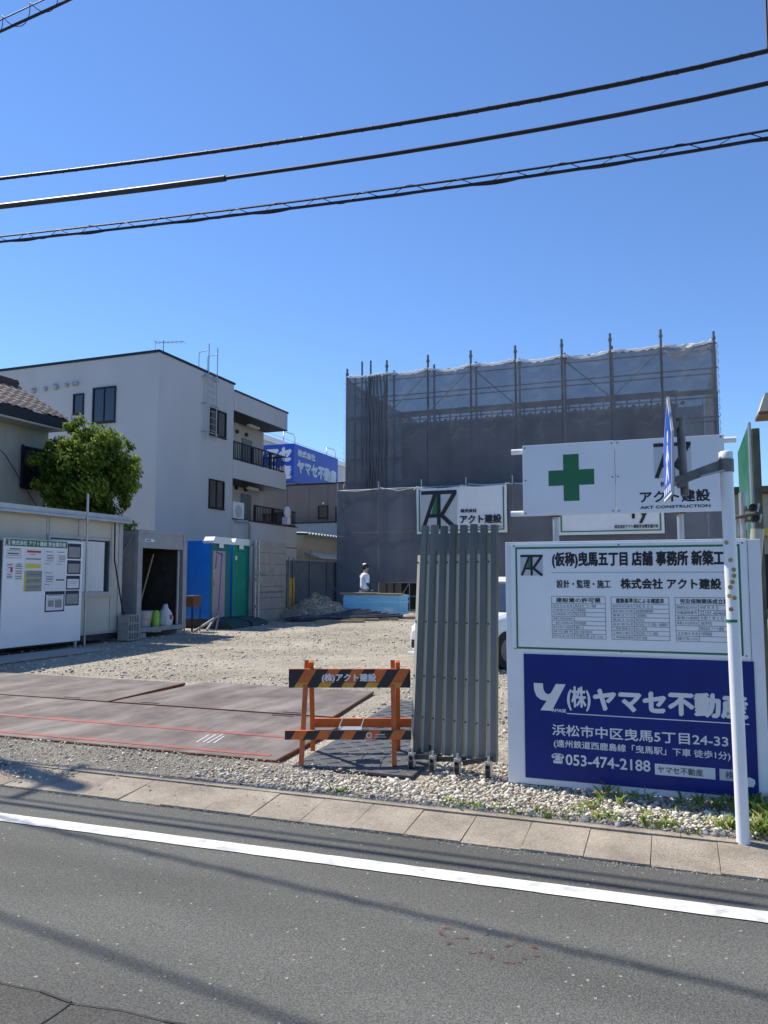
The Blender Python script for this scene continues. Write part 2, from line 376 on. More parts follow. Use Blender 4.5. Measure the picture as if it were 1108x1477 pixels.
def emblem(mb, x0, x1, y0, y1, o, ux, uy, field=True, off=.0015, tri=True):
    w, h = x1 - x0, y1 - y0; P = lambda a, b: (x0 + a * w, y0 + b * h); t = .105 * w
    if field: mb.rect(x0, x1, y0, y1, o, ux, uy, m_lgrey, off)
    if tri: mb.poly([P(.43, .93), P(.28, .37), P(.50, .37), P(.50, .93)], o, ux, uy, m_green, off * 1.5)
    for i, (a, b, k) in enumerate((((0, .95), (1, .95), 1), ((.40, .93), (.06, 0), 1), ((.50, .93), (.50, 0), 1), ((.95, .93), (.57, .34), 1.1), ((.20, .34), (.60, .34), .9), ((.57, .36), (.97, 0), 1.1))):
        mb.stroke(P(*a), P(*b), t * k, o, ux, uy, m_black, off * (2 + .15 * i))

def window(par, o, ux, uy, w, h, fr=.05, split=1, frm=m_trim, gl=m_glass, proud=.05, name='window'):
    """window with raised frame; o lower-left corner on the wall face"""
    o, ux, uy = V(o), V(ux), V(uy); nn = ux.cross(uy).normalized()
    P = lambda a, b, c: o + ux * a + uy * b + nn * c
    f = MB()
    f.bar(P(0, fr / 2, proud / 2), P(w, fr / 2, proud / 2), proud, fr, frm, uy); f.bar(P(0, h - fr / 2, proud / 2), P(w, h - fr / 2, proud / 2), proud, fr, frm, uy)
    for x in (fr / 2, w - fr / 2): f.bar(P(x, fr, proud / 2), P(x, h - fr, proud / 2), fr, proud, frm, nn)
    for i in range(1, split + 1):
        if split > 0: f.bar(P(w * i / (split + 1), fr, proud / 2 - .006), P(w * i / (split + 1), h - fr, proud / 2 - .006), fr * .8, proud - .012, frm, nn)
    f.bar(P(-.02, -.02, proud * .7), P(w + .02, -.02, proud * .7), proud * 1.4, .035, frm, uy)
    fo = f.build(name, par)
    g = MB(); g.add([P(fr * .6, fr * .6, .012), P(w - fr * .6, fr * .6, .012), P(w - fr * .6, h - fr * .6, .012), P(fr * .6, h - fr * .6, .012)], [(0, 1, 2, 3)], gl); g.build('pane', fo)
    return fo

def scatter(name, pos, size, tint, mat, kind_sub=1, flat=.65):
    bm = bmesh.new(); bmesh.ops.create_icosphere(bm, subdivisions=kind_sub, radius=1.0)
    bv = np.array([v.co[:] for v in bm.verts], np.float32); bf = np.array([[v.index for v in f.verts] for f in bm.faces], np.int32); bm.free()
    protos = []
    for k in range(10):
        d = 1 + np.random.uniform(-.32, .30, (len(bv), 1)); p = bv * d * np.array([1, np.random.uniform(.6, .95), flat * np.random.uniform(.7, 1.1)]); protos.append(p)
    n = len(pos); nv = len(bv); out = np.empty((n, nv, 3), np.float32)
    ang = np.random.uniform(0, 6.28, n); tl = np.random.uniform(-.5, .5, (n, 2))
    for i in range(n):
        p = protos[i % 10]; c, s = math.cos(ang[i]), math.sin(ang[i])
        x = p[:, 0] * c - p[:, 1] * s; y = p[:, 0] * s + p[:, 1] * c; z = p[:, 2] + x * tl[i, 0] * .5 + y * tl[i, 1] * .5
        out[i, :, 0] = x; out[i, :, 1] = y; out[i, :, 2] = z
    out = out * np.asarray(size)[:, None, None] + np.asarray(pos)[:, None, :]
    fc = (bf[None] + (np.arange(n) * nv)[:, None, None]).reshape(-1, 3)
    return rawmesh(name, out.reshape(-1, 3), fc, mat, np.repeat(tint, nv))
def rawmesh(name, vs, fc, mat, tint=None):
    me = bpy.data.meshes.new(name); k = fc.shape[1]
    me.vertices.add(len(vs)); me.vertices.foreach_set('co', np.ascontiguousarray(vs, np.float32).ravel())
    me.loops.add(fc.size); me.loops.foreach_set('vertex_index', np.ascontiguousarray(fc, np.int32).ravel())
    me.polygons.add(len(fc)); me.polygons.foreach_set('loop_start', np.arange(0, fc.size, k, dtype=np.int32)); me.polygons.foreach_set('loop_total', np.full(len(fc), k, np.int32))
    me.update(calc_edges=True); me.materials.append(mat)
    if tint is not None:
        a = me.attributes.new('tint', 'FLOAT', 'POINT'); a.data.foreach_set('value', np.ascontiguousarray(tint, np.float32))
    o = bpy.data.objects.new(name, me); C.objects.link(o); return o

# ================================================================== SETTING
def ground_sheet():
    ys = [4.88, 5.5, 6.5, 8, 10, 12, 14, 17, 20, 24, 27, 30, 36, 50, 90, 250, 900]
    xs = [-900, -250, -90, -40, -20, -12, -9, -6, -4, -2, 0, 2, 6, 15, 40, 120, 900]
    mb = MB(); vs = [(x, y, zg(y) + (random.uniform(-.012, .012) if 6.5 < y < 30 and -12 < x < 6 else 0)) for y in ys for x in xs]; n = len(xs)
    fs = [(j * n + i, j * n + i + 1, (j + 1) * n + i + 1, (j + 1) * n + i) for j in range(len(ys) - 1) for i in range(n - 1)]
    mb.add(vs, fs, m_grav, True); return tag(mb.build('ground'), 'pale crushed gravel ground of the building site', None, kind='structure')
ground_sheet()
mb = MB(); mb.add([(-900, -900, -.02), (900, -900, -.02), (900, 4.5, -.02), (-900, 4.5, -.02)], [(0, 1, 2, 3)], m_asph); tag(mb.build('road'), 'grey asphalt road', None, kind='structure')
mb = MB(); pts = [(-60, 2.34)] + [(-6 + i * .18, 2.33 + random.uniform(-.02, .02)) for i in range(62)] + [(60, 2.3)]
mb.add([(x, y, -.016) for x, y in pts] + [(60, -60, -.016), (-60, -60, -.016)], [tuple(reversed(range(len(pts) + 2)))], m_asph2)
tag(mb.build('road_patch'), 'older darker asphalt lane beyond the seam', None, kind='structure')
# seam and crack, drawn as thin dark strips on the asphalt
mb = MB()
def crack(p, w):
    for a, b in zip(p, p[1:]):
        dx, dy = b[0] - a[0], b[1] - a[1]; l = math.hypot(dx, dy); q = (-dy / l * w * random.uniform(.3, .6), dx / l * w * random.uniform(.3, .6))
        mb.add([(a[0] - q[0], a[1] - q[1], -.0125), (b[0] - q[0], b[1] - q[1], -.0125), (b[0] + q[0], b[1] + q[1], -.0125), (a[0] + q[0], a[1] + q[1], -.0125)], [(0, 1, 2, 3)], m_rubber)
crack(pts[1:-1], .009)
crack([(-2.06 + random.uniform(-.004, .004), 2.32 - i * .05) for i in range(14)], .008)
tag(mb.build('road_crack'), 'thin dark crack in the asphalt', None, kind='structure')
mb = MB()
for i in range(30):
    x0 = -30 + i * 2
    for k in range(20):
        xa, xb = x0 + k * .1, x0 + k * .1 + .1; ja = [.003 * math.sin(q * 37.7) * math.sin(q * 13.1) for q in (xa, xb)]
        mb.add([(xa, 3.892 + .022 * xa + ja[0], -.015), (xb, 3.892 + .022 * xb + ja[1], -.015), (xb, 4.022 + .022 * xb - ja[1], -.015), (xa, 4.022 + .022 * xa - ja[0], -.015)], [(0, 1, 2, 3)], m_line)
tag(mb.build('road_line'), 'white painted edge line', None, kind='structure')
# faded red surveyor's marks
mb = MB(); mr = sheetm('faded_red', (.17, .085, .075), .5, 0); _n = mr.node_tree.nodes; _x = [q for q in _n if q.type == 'TEX_NOISE'][0]; _x.inputs['Scale'].default_value = 38; _r2 = _n.new('ShaderNodeValToRGB'); _r2.color_ramp.elements[0].position = .30; _r2.color_ramp.elements[1].position = .58; _r2.color_ramp.elements[0].color = (.25, .25, .25, 1); mr.node_tree.links.new(_x.outputs[0], _r2.inputs[0]); mr.node_tree.links.new(_r2.outputs[0], [q for q in _n if q.type == 'MIX_SHADER'][1].inputs[0])
for cx_, cy_, sgn in ((-.92, 3.33, 1), (-.72, 3.36, 1), (-.62, 3.28, -1), (-.85, 3.22, 1), (-.67, 3.2, 1)):
    for k in range(9):
        a = k / 8 * 3.6 * sgn + cx_ * 5; b = (k + 1.08) / 8 * 3.6 * sgn + cx_ * 5; r = .075
        mb.stroke((cx_ + r * math.cos(a), cy_ + r * .6 * math.sin(a)), (cx_ + r * math.cos(b), cy_ + r * .6 * math.sin(b)), .016 + .008 * math.sin(k * 1.7), (0, 0, -.0145), (1, 0, 0), (0, 1, 0), mr, .001 + k * .0001)
mb.stroke((-1.27, 3.52), (-1.18, 3.53), .02, (0, 0, -.0145), (1, 0, 0), (0, 1, 0), mr, .001)
tag(mb.build('road_marking'), 'faded red sprayed survey mark', None, kind='structure')
# kerb slabs
mb = MB(); x = -40.0
while x < 30:
    w = .3405; a = random.uniform(-.006, .006); b = random.uniform(-.004, .004)
    mb.add([(x, 4.42, -.03 + a), (x + w, 4.42, -.03 + a), (x + w, 4.82, -.03), (x, 4.82, -.03), (x, 4.42, -.006 + a), (x + w, 4.42, -.006 + a), (x + w, 4.82, .025 + b), (x, 4.82, .025 + b)],
           [(0, 3, 2, 1), (4, 5, 6, 7), (0, 1, 5, 4), (1, 2, 6, 5), (2, 3, 7, 6), (3, 0, 4, 7)], m_kerb); x += .3435
tag(mb.build('kerb', bevel=.0025), 'row of sloping beige concrete gutter slabs', None, kind='structure')
mb = MB(); [mb.box(-40 + k * 2.0, -38.004 + k * 2.0, 4.828, 4.915, -.05, .031, m_kerb) for k in range(35)]; tag(mb.build('kerb_back'), 'narrow concrete strip behind the slabs', None, kind='structure')
# dusty fore strip left of the barricade
mb = MB(); vs = []
for i in range(60):
    x = -30 + i * .5
    vs += [(x, 4.70 + random.uniform(-.1, .1) if x < -4.5 else 4.89 + random.uniform(-.03, .03), .024 if x < -4.5 else .034), (x, 5.62, .018)]
mb.add(vs, [(2 * i, 2 * i + 2, 2 * i + 3, 2 * i + 1) for i in range(59) if vs[2 * i][0] < -2.9], m_grav2); tag(mb.build('dusty_verge'), 'dusty fine gravel verge', None, kind='structure')

# ---- gravel, pebbles
def pebbles():
    n = 20000; x = np.random.uniform(-3.4, 2.6, n); y = 4.90 + np.random.uniform(0, 1.35, n)
    keep = np.ones(n, bool); keep &= ~((x < -1.75) & (y > 5.50)); keep &= ~((x < -2.8) & (np.random.rand(n) < .55))
    x, y = x[keep], y[keep]; n = len(x); s = np.random.lognormal(-4.68, .45, n).clip(.004, .032)
    z = s * .3 + np.random.uniform(0, .014, n) + np.interp(y, [4.90, 5.05, 5.5, 6.3], [.024, .034, .004, .0])
    t = np.random.beta(1.7, 1.25, n); t[np.random.rand(n) < .012] = 1.0; t = np.where((x < -2.3), t * .8, t)
    tag(scatter('pebbles', np.stack([x, y, z], 1), s, t, m_peb, 1), 'white and grey pebbles spread in front of the sign', 'pebbles', kind='stuff')
    n = 7200; x = np.random.uniform(-9, -2.2, n); y = np.random.uniform(4.5, 5.62, n); k = ~((x > -4.3) & (y < 4.88) & (np.random.rand(n) < .93)); x, y = x[k], y[k]; n = len(x)
    s = np.random.lognormal(-5.05, .45, n).clip(.003, .02); z = .03 + s * .2; t = np.random.beta(2, 2.2, n)
    tag(scatter('fine_gravel', np.stack([x, y, z], 1), s, t, m_peb, 1), 'fine grey gravel between the steel plates and the gutter', 'gravel', kind='stuff')
    n = 2600; x = np.random.uniform(-7, 1.2, n); y = 4.405 + np.random.normal(0, .022, n) + .012 * np.sin(x * 3) - .07 * (np.random.rand(n) < .12) * np.random.rand(n); s = np.random.lognormal(-6.1, .45, n).clip(.0012, .006)
    tag(scatter('gutter_sand', np.stack([x, y, -.012 + s * .3], 1), s, np.random.beta(2, 1.6, n), m_peb, 1), 'line of sand and grit along the gutter slab edge', 'grit', kind='stuff')
    n = 32000; u = np.random.rand(n); y = 7 + 21 * u ** 1.35; x = np.random.uniform(-12.5, 6, n) ; k = ~((y < 9.6) & (x < -3.3)); x, y = x[k], y[k]; n = len(x)
    s = np.random.lognormal(-4.5, .5, n).clip(.005, .045); z = np.array([zg(q) for q in y]) + s * .25; t = np.random.beta(2.2, 1.8, n) * .92
    tag(scatter('site_stones', np.stack([x, y, z], 1), s, t, m_peb, 1), 'crushed stone scattered over the building site', 'gravel', kind='stuff')
pebbles()
def weeds():
    P = []; F = []; T = []
    spots = [(random.uniform(-.6, 1.6), random.uniform(4.93, 5.55), random.randint(4, 9), .075) for _ in range(70)] + [(random.uniform(-1.5, .2), random.uniform(4.90, 5.02), 6, .04) for _ in range(40)] + \
        [(random.uniform(.40, 1.6), random.uniform(5.0, 5.7), random.randint(14, 26), .13) for _ in range(60)] + [(-2.2 + random.uniform(-.08, .08), 4.95, 8, .05) for _ in range(5)] + \
        [(random.uniform(-.5, .5), random.uniform(5.5, 5.63), 8, .09) for _ in range(22)] + [(random.uniform(.2, .7), random.uniform(4.92, 5.1), 12, .09) for _ in range(24)]
    for x, y, n, h in spots:
        if abs(x - .28) < .16 and y < 5.0: continue
        for _ in range(n):
            a = random.uniform(0, 6.28); l = h * random.uniform(.4, 1.1); bx, by = x + random.gauss(0, .02), y + random.gauss(0, .02); w = random.uniform(.003, .011)
            lean = random.uniform(.35, 1.3); tx, ty = math.cos(a) * lean * l, math.sin(a) * lean * l; px, py = -math.sin(a) * w, math.cos(a) * w; o = len(P); z0 = .03
            P += [(bx - px * .6, by - py * .6, z0), (bx + px * .6, by + py * .6, z0), (bx + tx * .5 + px, by + ty * .5 + py, z0 + l * .62), (bx + tx * .5 - px, by + ty * .5 - py, z0 + l * .62), (bx + tx + px * .15, by + ty + py * .15, z0 + l * .8), (bx + tx - px * .15, by + ty - py * .15, z0 + l * .8)]
            F += [(o, o + 1, o + 2, o + 3), (o + 3, o + 2, o + 4, o + 5)]; T += [random.random()] * 6
    tag(rawmesh('weeds', np.array(P), np.array(F), m_weed, np.array(T)), 'green weeds growing through pebbles by the sign and pole', 'weeds', kind='stuff')
weeds()

# ================================================================== SIGNS NEAR THE ROAD
XR, ZU, YR = (1, 0, 0), (0, 0, 1), (0, 1, 0)
def table(mb, x0, x1, z0, z1, head, rows, o, ux, uy, split=.42):
    lw = .0026; k = len(rows); hh = (z1 - z0) * .17
    put_text(mb, head, (x0 + .03 * (x1 - x0) + .02, x1 - .03 * (x1 - x0) - .02, z1 - hh * .86, z1 - hh * .16), o, ux, uy, m_black, .0008)
    zs = [z1 - hh - (z1 - hh - z0) * i / k for i in range(k + 1)]
    for z in [z1] + zs: mb.rect(x0, x1, z - lw / 2, z + lw / 2, o, ux, uy, m_black, .0012)
    for x in (x0, x1): mb.rect(x - lw / 2, x + lw / 2, z0, z1, o, ux, uy, m_black, .0014)
    xs = x0 + (x1 - x0) * split; mb.rect(xs - lw / 2, xs + lw / 2, z0, zs[0], o, ux, uy, m_black, .0014)
    for i, (a, b) in enumerate(rows):
        zt, zb = zs[i] - .005, zs[i + 1] + .005
        put_text(mb, a, (x0 + .008, xs - .008, zb + .002, zt - .002), o, ux, uy, m_ink2, 0)
        if b: put_text(mb, b, (xs + .008, xs + .008 + min(x1 - xs - .016, .0145 * len(b)), zb, zt), o, ux, uy, m_ink2, 0)

t = thing('construction_sign', 'white and blue site sign standing on pebbles, telling of the building and the estate agent', 'sign', (-.3, 5.67, 0))
o = (0, 5.65, 0)
mb = MB(); mb.box(-1.155, .47, 5.652, 5.70, .03, 1.76, m_white); mb.box(.473, .55, 5.654, 5.70, .02, 1.755, m_white); p = mb.build('backing_panel', t, .003)
mb = MB(); mb.box(-1.115, .462, 5.646, 5.6515, .965, 1.745, m_board)
for x in (-1.09, -.35, .44):
    for z in (.985, 1.73): mb.cyl((x, 5.647, z), (x, 5.643, z), .006, m_ink2, 8)
wp = mb.build('notice_panel', t, .0015)
oo = (0, 5.646, 0); mb = MB()
for a in ((-1.08, .424, 1.708, 1.722), (-1.08, .424, .985, .999), (-1.08, -1.067, .999, 1.708), (.411, .424, .999, 1.708)): mb.rect(*a, oo, XR, ZU, m_green)
emblem(mb, -1.043, -.88, 1.515, 1.665, oo, XR, ZU)
put_text(mb, '(仮称)曳馬五丁目 店舗 事務所 新築工事', (-.815, .40, 1.565, 1.685), oo, XR, ZU, m_black, .004)
mb.rect(-.82, .36, 1.532, 1.540, oo, XR, ZU, m_lgrey)
put_text(mb, '設計・監理・施工', (-.785, -.41, 1.425, 1.485), oo, XR, ZU, m_black, .0014)
put_text(mb, '株式会社 アクト建設', (-.345, .305, 1.42, 1.495), oo, XR, ZU, m_black, .003)
mb.build('lettering', wp)
mb = MB()
table(mb, -.822, -.45, 1.07, 1.365, '建設業の許可票', [('商号又は名称', '株式会社 アクト建設'), ('代表者の氏名', '代表取締役'), ('主任技術者の氏名', '専任の有無'), ('資格名 資格者証番号', ''), ('一般又は特定の別', '特定建設業'), ('許可を受けた建設業', '建築一式'), ('許可番号', '国土交通大臣許可'), ('許可年月日', '平成25年 6月 3/20')], oo, XR, ZU)
table(mb, -.41, -.03, 1.07, 1.365, '建築基準法による確認済', [('確認年月日番号', '令和 年 月 日'), ('確認済証交付者', '指定確認検査機関'), ('建築主又は', '代表取締役'), ('築造主氏名', '株式会社'), ('設計者氏名', '株式会社 アクト建設 一級建築士'), ('工事監理者氏名', '白山 宏美'), ('工事施工者氏名', '株式会社 アクト建設'), ('工事現場管理者', '吉沢 宏樹')], oo, XR, ZU, .40)
table(mb, .01, .375, 1.07, 1.365, '労災保険関係成立票', [('保険関係成立年月日', '令和 年 月 日'), ('労働保険番号', '22101-604603'), ('事業の期間', '令和 7 年 2 月'), ('事業主の住所氏名', '浜松市中区'), ('', '株式会社 アクト建設'), ('注文者の氏名', '代表取締役'), ('事業主代理人の氏名', '')], oo, XR, ZU, .40)
mb.build('printed_table', wp)
mb = MB(); mb.box(-1.03, .482, 5.645, 5.6515, .075, .95, m_blue); bp_ = mb.build('blue_panel', t, .0015)
ob = (0, 5.645, 0); mb = MB()
def L2(a, b): return (-.96 + a * .225, .555 + b * .19)
mb.poly([L2(.70, 1), L2(1.0, 1), L2(.56, 0), L2(.20, 0), L2(.40, .36)], ob, XR, ZU, m_wink, .0016)
mb.poly([L2(0, 1), L2(.29, 1), L2(.30, .80), L2(.35, .66), L2(.45, .60), L2(.56, .66), L2(.62, .72), L2(.50, .38), L2(.36, .36), L2(.20, .40), L2(.08, .52), L2(.01, .74)], ob, XR, ZU, m_wink, .0013)
put_text(mb, '(株)', (-.727, -.565, .565, .735), ob, XR, ZU, m_wink, .004)
put_text(mb, 'ヤマセ不動産', (-.55, .437, .57, .735), ob, XR, ZU, m_wink, .0085)
put_text(mb, 'AMASE', (-.835, -.735, .548, .572), ob, XR, ZU, m_wink, .001)
mb.rect(-.73, .44, .540, .546, ob, XR, ZU, m_wink)
put_text(mb, '浜松市中区曳馬5丁目24-33', (-.835, .31, .385, .465), ob, XR, ZU, m_wink, .0016)
put_text(mb, '(遠州鉄道西鹿島線「曳馬駅」下車 徒歩1分)', (-.825, .32, .298, .358), ob, XR, ZU, m_wink, .001)
put_text(mb, '☎', (-.842, -.755, .192, .262), ob, XR, ZU, m_wink, .002)
put_text(mb, '053-474-2188', (-.745, -.18, .186, .262), ob, XR, ZU, m_wink, .002)
mb.build('lettering', bp_)
mb = MB(); mb.rect(-.152, .225, .172, .245, ob, XR, ZU, m_wink, .0012); put_text(mb, 'ヤマセ不動産', (-.135, .15, .185, .232), ob, XR, ZU, m_ink2, .001, .002)
mb.rect(.25, .415, .172, .245, ob, XR, ZU, m_lgrey, .0012); put_text(mb, '検索', (.285, .385, .183, .235), ob, XR, ZU, m_ink2, .0012, .002)
H = [(0, .10), (.012, .10), (.014, .052), (.030, .055), (.046, .048), (.060, .040), (.062, .012), (.05, -.012), (.012, -.012), (-.006, .018), (-.022, .04), (-.012, .046), (.0, .03)]
mb.poly([(.40 + a * 1.0, .155 + b * .9) for a, b in H], ob, XR, ZU, m_wink, .003); mb.build('search_box', bp_)
mb = MB()
for x in (-1.0, -.3, .42): mb.box(x - .02, x + .02, 5.70, 5.74, 0, 1.7, m_steel); mb.bar((x, 5.74, 1.2), (x, 6.35, .02), .03, .03, m_steel)
mb.build('support_frame', t)

t = thing('safety_signboard', 'long white board with a green cross, raised on steel posts above the site sign', 'signboard', (-.35, 6.0, 0))
o = (0, 5.945, 0)
mb = MB(); mb.box(-1.07, -.3815, 5.945, 5.97, 1.975, 2.525, m_white); mb.box(-.3785, .372, 5.945, 5.97, 1.973, 2.522, m_white)
for x in (-1.05, -.4, -.36, .35):
    for z in (1.995, 2.25, 2.505): mb.cyl((x, 5.946, z), (x, 5.941, z), .006, m_ink2, 8)
bd = mb.build('board', t, .002)
mb = MB(); mb.rect(-.872, -.532, 2.2, 2.318, o, XR, ZU, m_crossg); mb.rect(-.76, -.643, 2.318, 2.438, o, XR, ZU, m_crossg); mb.rect(-.76, -.643, 2.08, 2.2, o, XR, ZU, m_crossg); mb.build('green_cross', bd)
mb = MB(); emblem(mb, -.105, .15, 2.225, 2.482, o, XR, ZU, tri=False)
put_text(mb, '株式会社', (-.065, .12, 2.16, 2.2), o, XR, ZU, m_black, .0012)
put_text(mb, 'アクト建設', (-.21, .268, 2.045, 2.135), o, XR, ZU, m_black, .003)
put_text(mb, 'AKT CONSTRUCTION', (-.208, .268, 2.002, 2.024), o, XR, ZU, m_black, .0012); mb.build('lettering', bd)
for x in (-.835, .065):
    mb = MB(); mb.cyl((x, 6.03, 0), (x, 6.03, 2.5), .024, m_steel); mb.build('post', t)
for x0, x1, z in ((-1.165, .455, 2.487), (-1.175, .385, 1.998)):
    mb = MB(); mb.cyl((x0, 5.995, z), (x1, 5.995, z), .022, m_pole, 14); mb.build('pipe', t)
for x in (-.835, .065):
    for z in (2.487, 1.998): mb = MB(); mb.box(x - .035, x + .035, 5.98, 6.06, z - .032, z + .032, m_brown); mb.build('clamp', t, .006)

# ---- traffic sign on the white pole
t = thing('traffic_sign', 'white pole with a side arm holding a blue pedestrian crossing plate', 'traffic sign', (.31, 4.85, 0))
mb = MB(); mb.tube([(.325, 4.85, 0), (.31, 4.85, 2.19)], .0355, m_pole, 20); mb.tube([(.31, 4.85, 2.19), (.31, 4.85, 2.225), (.31, 4.85, 2.232)], [.0385, .0385, .028], m_pole, 20)
pl = mb.build('pole', t)
mb = MB()
for z, a in ((1.60, 0), (1.545, 25), (1.51, 25), (1.475, 10), (1.445, -10), (1.70, -30), (1.385, 22), (1.395, -20), (1.32, -10)):
    ang = R(-95 + a); c = V((.3145 + .036 * math.cos(ang), 4.85 + .036 * math.sin(ang), z)); ux = V((-math.sin(ang), math.cos(ang), 0))
    mb = MB(); mb.poly([(.013 * math.cos(k * .785), .013 * math.sin(k * .785)) for k in range(8)], c, ux, ZU, m_dot, .0012); mb.build('sticker', pl)
mb = MB(); mb.cyl((.3143, 4.85, 1.246), (.3143, 4.85, 1.262), .0368, m_green, 20); mb.build('tape_band', pl)
mb = MB(); mb.box(.24, .41, 4.79, 4.91, -.02, .02, m_conc); mb.build('base_plate', t, .004)
mb = MB(); mb.cyl((.31, 4.85, 2.11), (.31, 4.85, 2.185), .042, m_rpole, 20); mb.bar((.285, 4.84, 2.155), (.06, 4.84, 2.075), .012, .055, m_rpole); mb.bar((.30, 4.815, 2.118), (.17, 4.832, 2.09), .012, .012, m_steel)
mb.box(.04, .10, 4.82, 4.89, 2.03, 2.1, m_rpole); mb.build('bracket_arm', t, .003)
mb = MB(); mb.cyl((.082, 4.87, 1.985), (.068, 4.87, 2.45), .024, m_rpole, 14); mb.build('mounting_tube', t)
A = {'apex': (-.002, 4.86, 2.575), 'nu': (.024, 4.60, 2.345), 'nl': (.004, 4.60, 1.975), 'fl': (-.041, 5.08, 1.975), 'fu': (-.020, 5.08, 2.345)}
A = {k: V(v) for k, v in A.items()}; ux = ((A['nu'] - A['fu']) + (A['nl'] - A['fl'])).normalized(); c0 = (A['nu'] + A['fu'] + A['nl'] + A['fl']) / 4
uy = (A['apex'] - c0); uy = (uy - ux * uy.dot(ux)).normalized()
PG = [(-.25, -.19), (.25, -.19), (.25, .17), (0, .42), (-.25, .17)]; sc_ = lambda k: [(a * k, (b - .04) * k + .04) for a, b in PG]
mb = MB(); mb.prism(PG, c0, ux, uy, .012, m_steel); pt = mb.build('plate', t)
mb = MB(); mb.poly(PG, c0, ux, uy, m_board, .001); mb.poly(sc_(.93), c0, ux, uy, m_sblue, .002)
mb.poly([(.03 + .04 * math.cos(k * .63), .17 + .04 * math.sin(k * .63)) for k in range(10)], c0, ux, uy, m_board, .003)
for a, b, w in (((.02, .12), (-.01, .0), .075), ((-.01, .0), (-.09, -.1), .05), ((.0, .0), (.08, -.09), .05), ((.03, .1), (.11, .02), .035), ((.02, .1), (-.08, .04), .035)): mb.stroke(a, b, w, c0, ux, uy, m_board, .0032)
for k in range(4): mb.rect(-.2 + k * .11, -.14 + k * .11, -.165, -.125, c0, ux, uy, m_board, .0034)
mb.build('pictogram', pt)
mb = MB(); cc = c0 - ux.cross(uy).normalized() * .03
for z in (-.1, .22): mb = MB(); mb.bar(cc + uy * z - ux * .18, cc + uy * z + ux * .18, .03, .03, m_rpole); mb.build('plate_clamp', t)

# ================================================================== BARRICADE, GATE, PLATES
t = thing('barricade', 'orange and black striped folding barricade standing on dark mats', 'barricade', (-2.5, 5.95, 0))
T = rotz(20.5, (-2.52, 5.93, .03))
for sx in (-1, 1):
    for nm, y0, y1, off in (('leg', -.27, .03, .0), ('leg', .30, -.03, .045)):
        mb = MB(T); mb.bar((sx * .365 + off * .9, y0, 0), (sx * .365 + off * .9 - .01 * sx, y1, .785), .038, .042, m_orange, (0, 1, 0)); mb.build(nm, t, .004)
def striped(name, x0, x1, z0, z1, y, nstr, yel):
    mb = MB(T); mb.box(x0, x1, y, y + .035, z0, z1, m_orange); b = mb.build(name, t, .003)
    s = MB(T); w = (x1 - x0) / (nstr * 2 + .35); k = z1 - z0; sl = k * .62
    for i in range(nstr + 1):
        a = x0 - w * .55 + i * 2 * w; q = [(a, z0), (a + w, z0), (a + w + sl, z1), (a + sl, z1)]
        q2 = []
        for (px, pz) in q: q2.append((min(max(px, x0 + .001), x1 - .001), pz))
        if i == 0: q2 = [(x0 + .001, z0), (max(a + w, x0 + .002), z0), (a + w + sl, z1), (x0 + .001, z1)]
        if q2[1][0] - q2[0][0] > .004 or q2[2][0] - q2[3][0] > .004: s.poly(q2, (0, y, 0), XR, ZU, m_black, .0015)
        if yel and i < nstr:
            xa, xb = a + w, a + 2 * w; hq = k * .26
            s.poly([(xa, z0), (xb, z0), (xb + sl * .26, z0 + hq), (xa + sl * .26, z0 + hq)], (0, y, 0), XR, ZU, m_yel, .001)
    s.build('stripes', b); return b
b1 = striped('top_beam', -.495, .50, .575, .725, -.06, 5, True)
mb = MB(T); put_text(mb, '(株)アクト建設', (-.225, .22, .615, .69), (0, -.06, 0), XR, ZU, m_wink, .003, .0022); mb.build('lettering', b1)
b2 = striped('lower_beam', -.50, .50, .195, .265, -.235, 5, False)
mb = MB(T); mb.poly([(.165 + .024 * math.cos(k * .523), .229 + .024 * math.sin(k * .523)) for k in range(12)], (0, -.235, 0), XR, ZU, m_wink, .003)
mb.poly([(.165 + .015 * math.cos(k * .523), .229 + .015 * math.sin(k * .523)) for k in range(12)], (0, -.235, 0), XR, ZU, m_orange, .0036); mb.rect(.215, .29, .232, .240, (0, -.235, 0), XR, ZU, m_lgrey, .003); mb.rect(.205, .30, .214, .219, (0, -.235, 0), XR, ZU, m_lgrey, .003); mb.build('emblem', b2)
mb = MB(T); mb.box(-.31, .62, .235, .265, .20, .275, m_orange); mb.build('rear_beam', t, .003)
mb = MB(T); mb.box(-.09, .10, -.09, .06, .235, .243, m_steel); mb.tube([(-.09, -.2, .24), (-.08, .0, .26), (-.06, .23, .29)], .004, m_steel, 6); mb.tube([(.10, -.2, .24), (.10, .0, .26), (.12, .23, .29)], .004, m_steel, 6); mb.build('folding_stay', t)

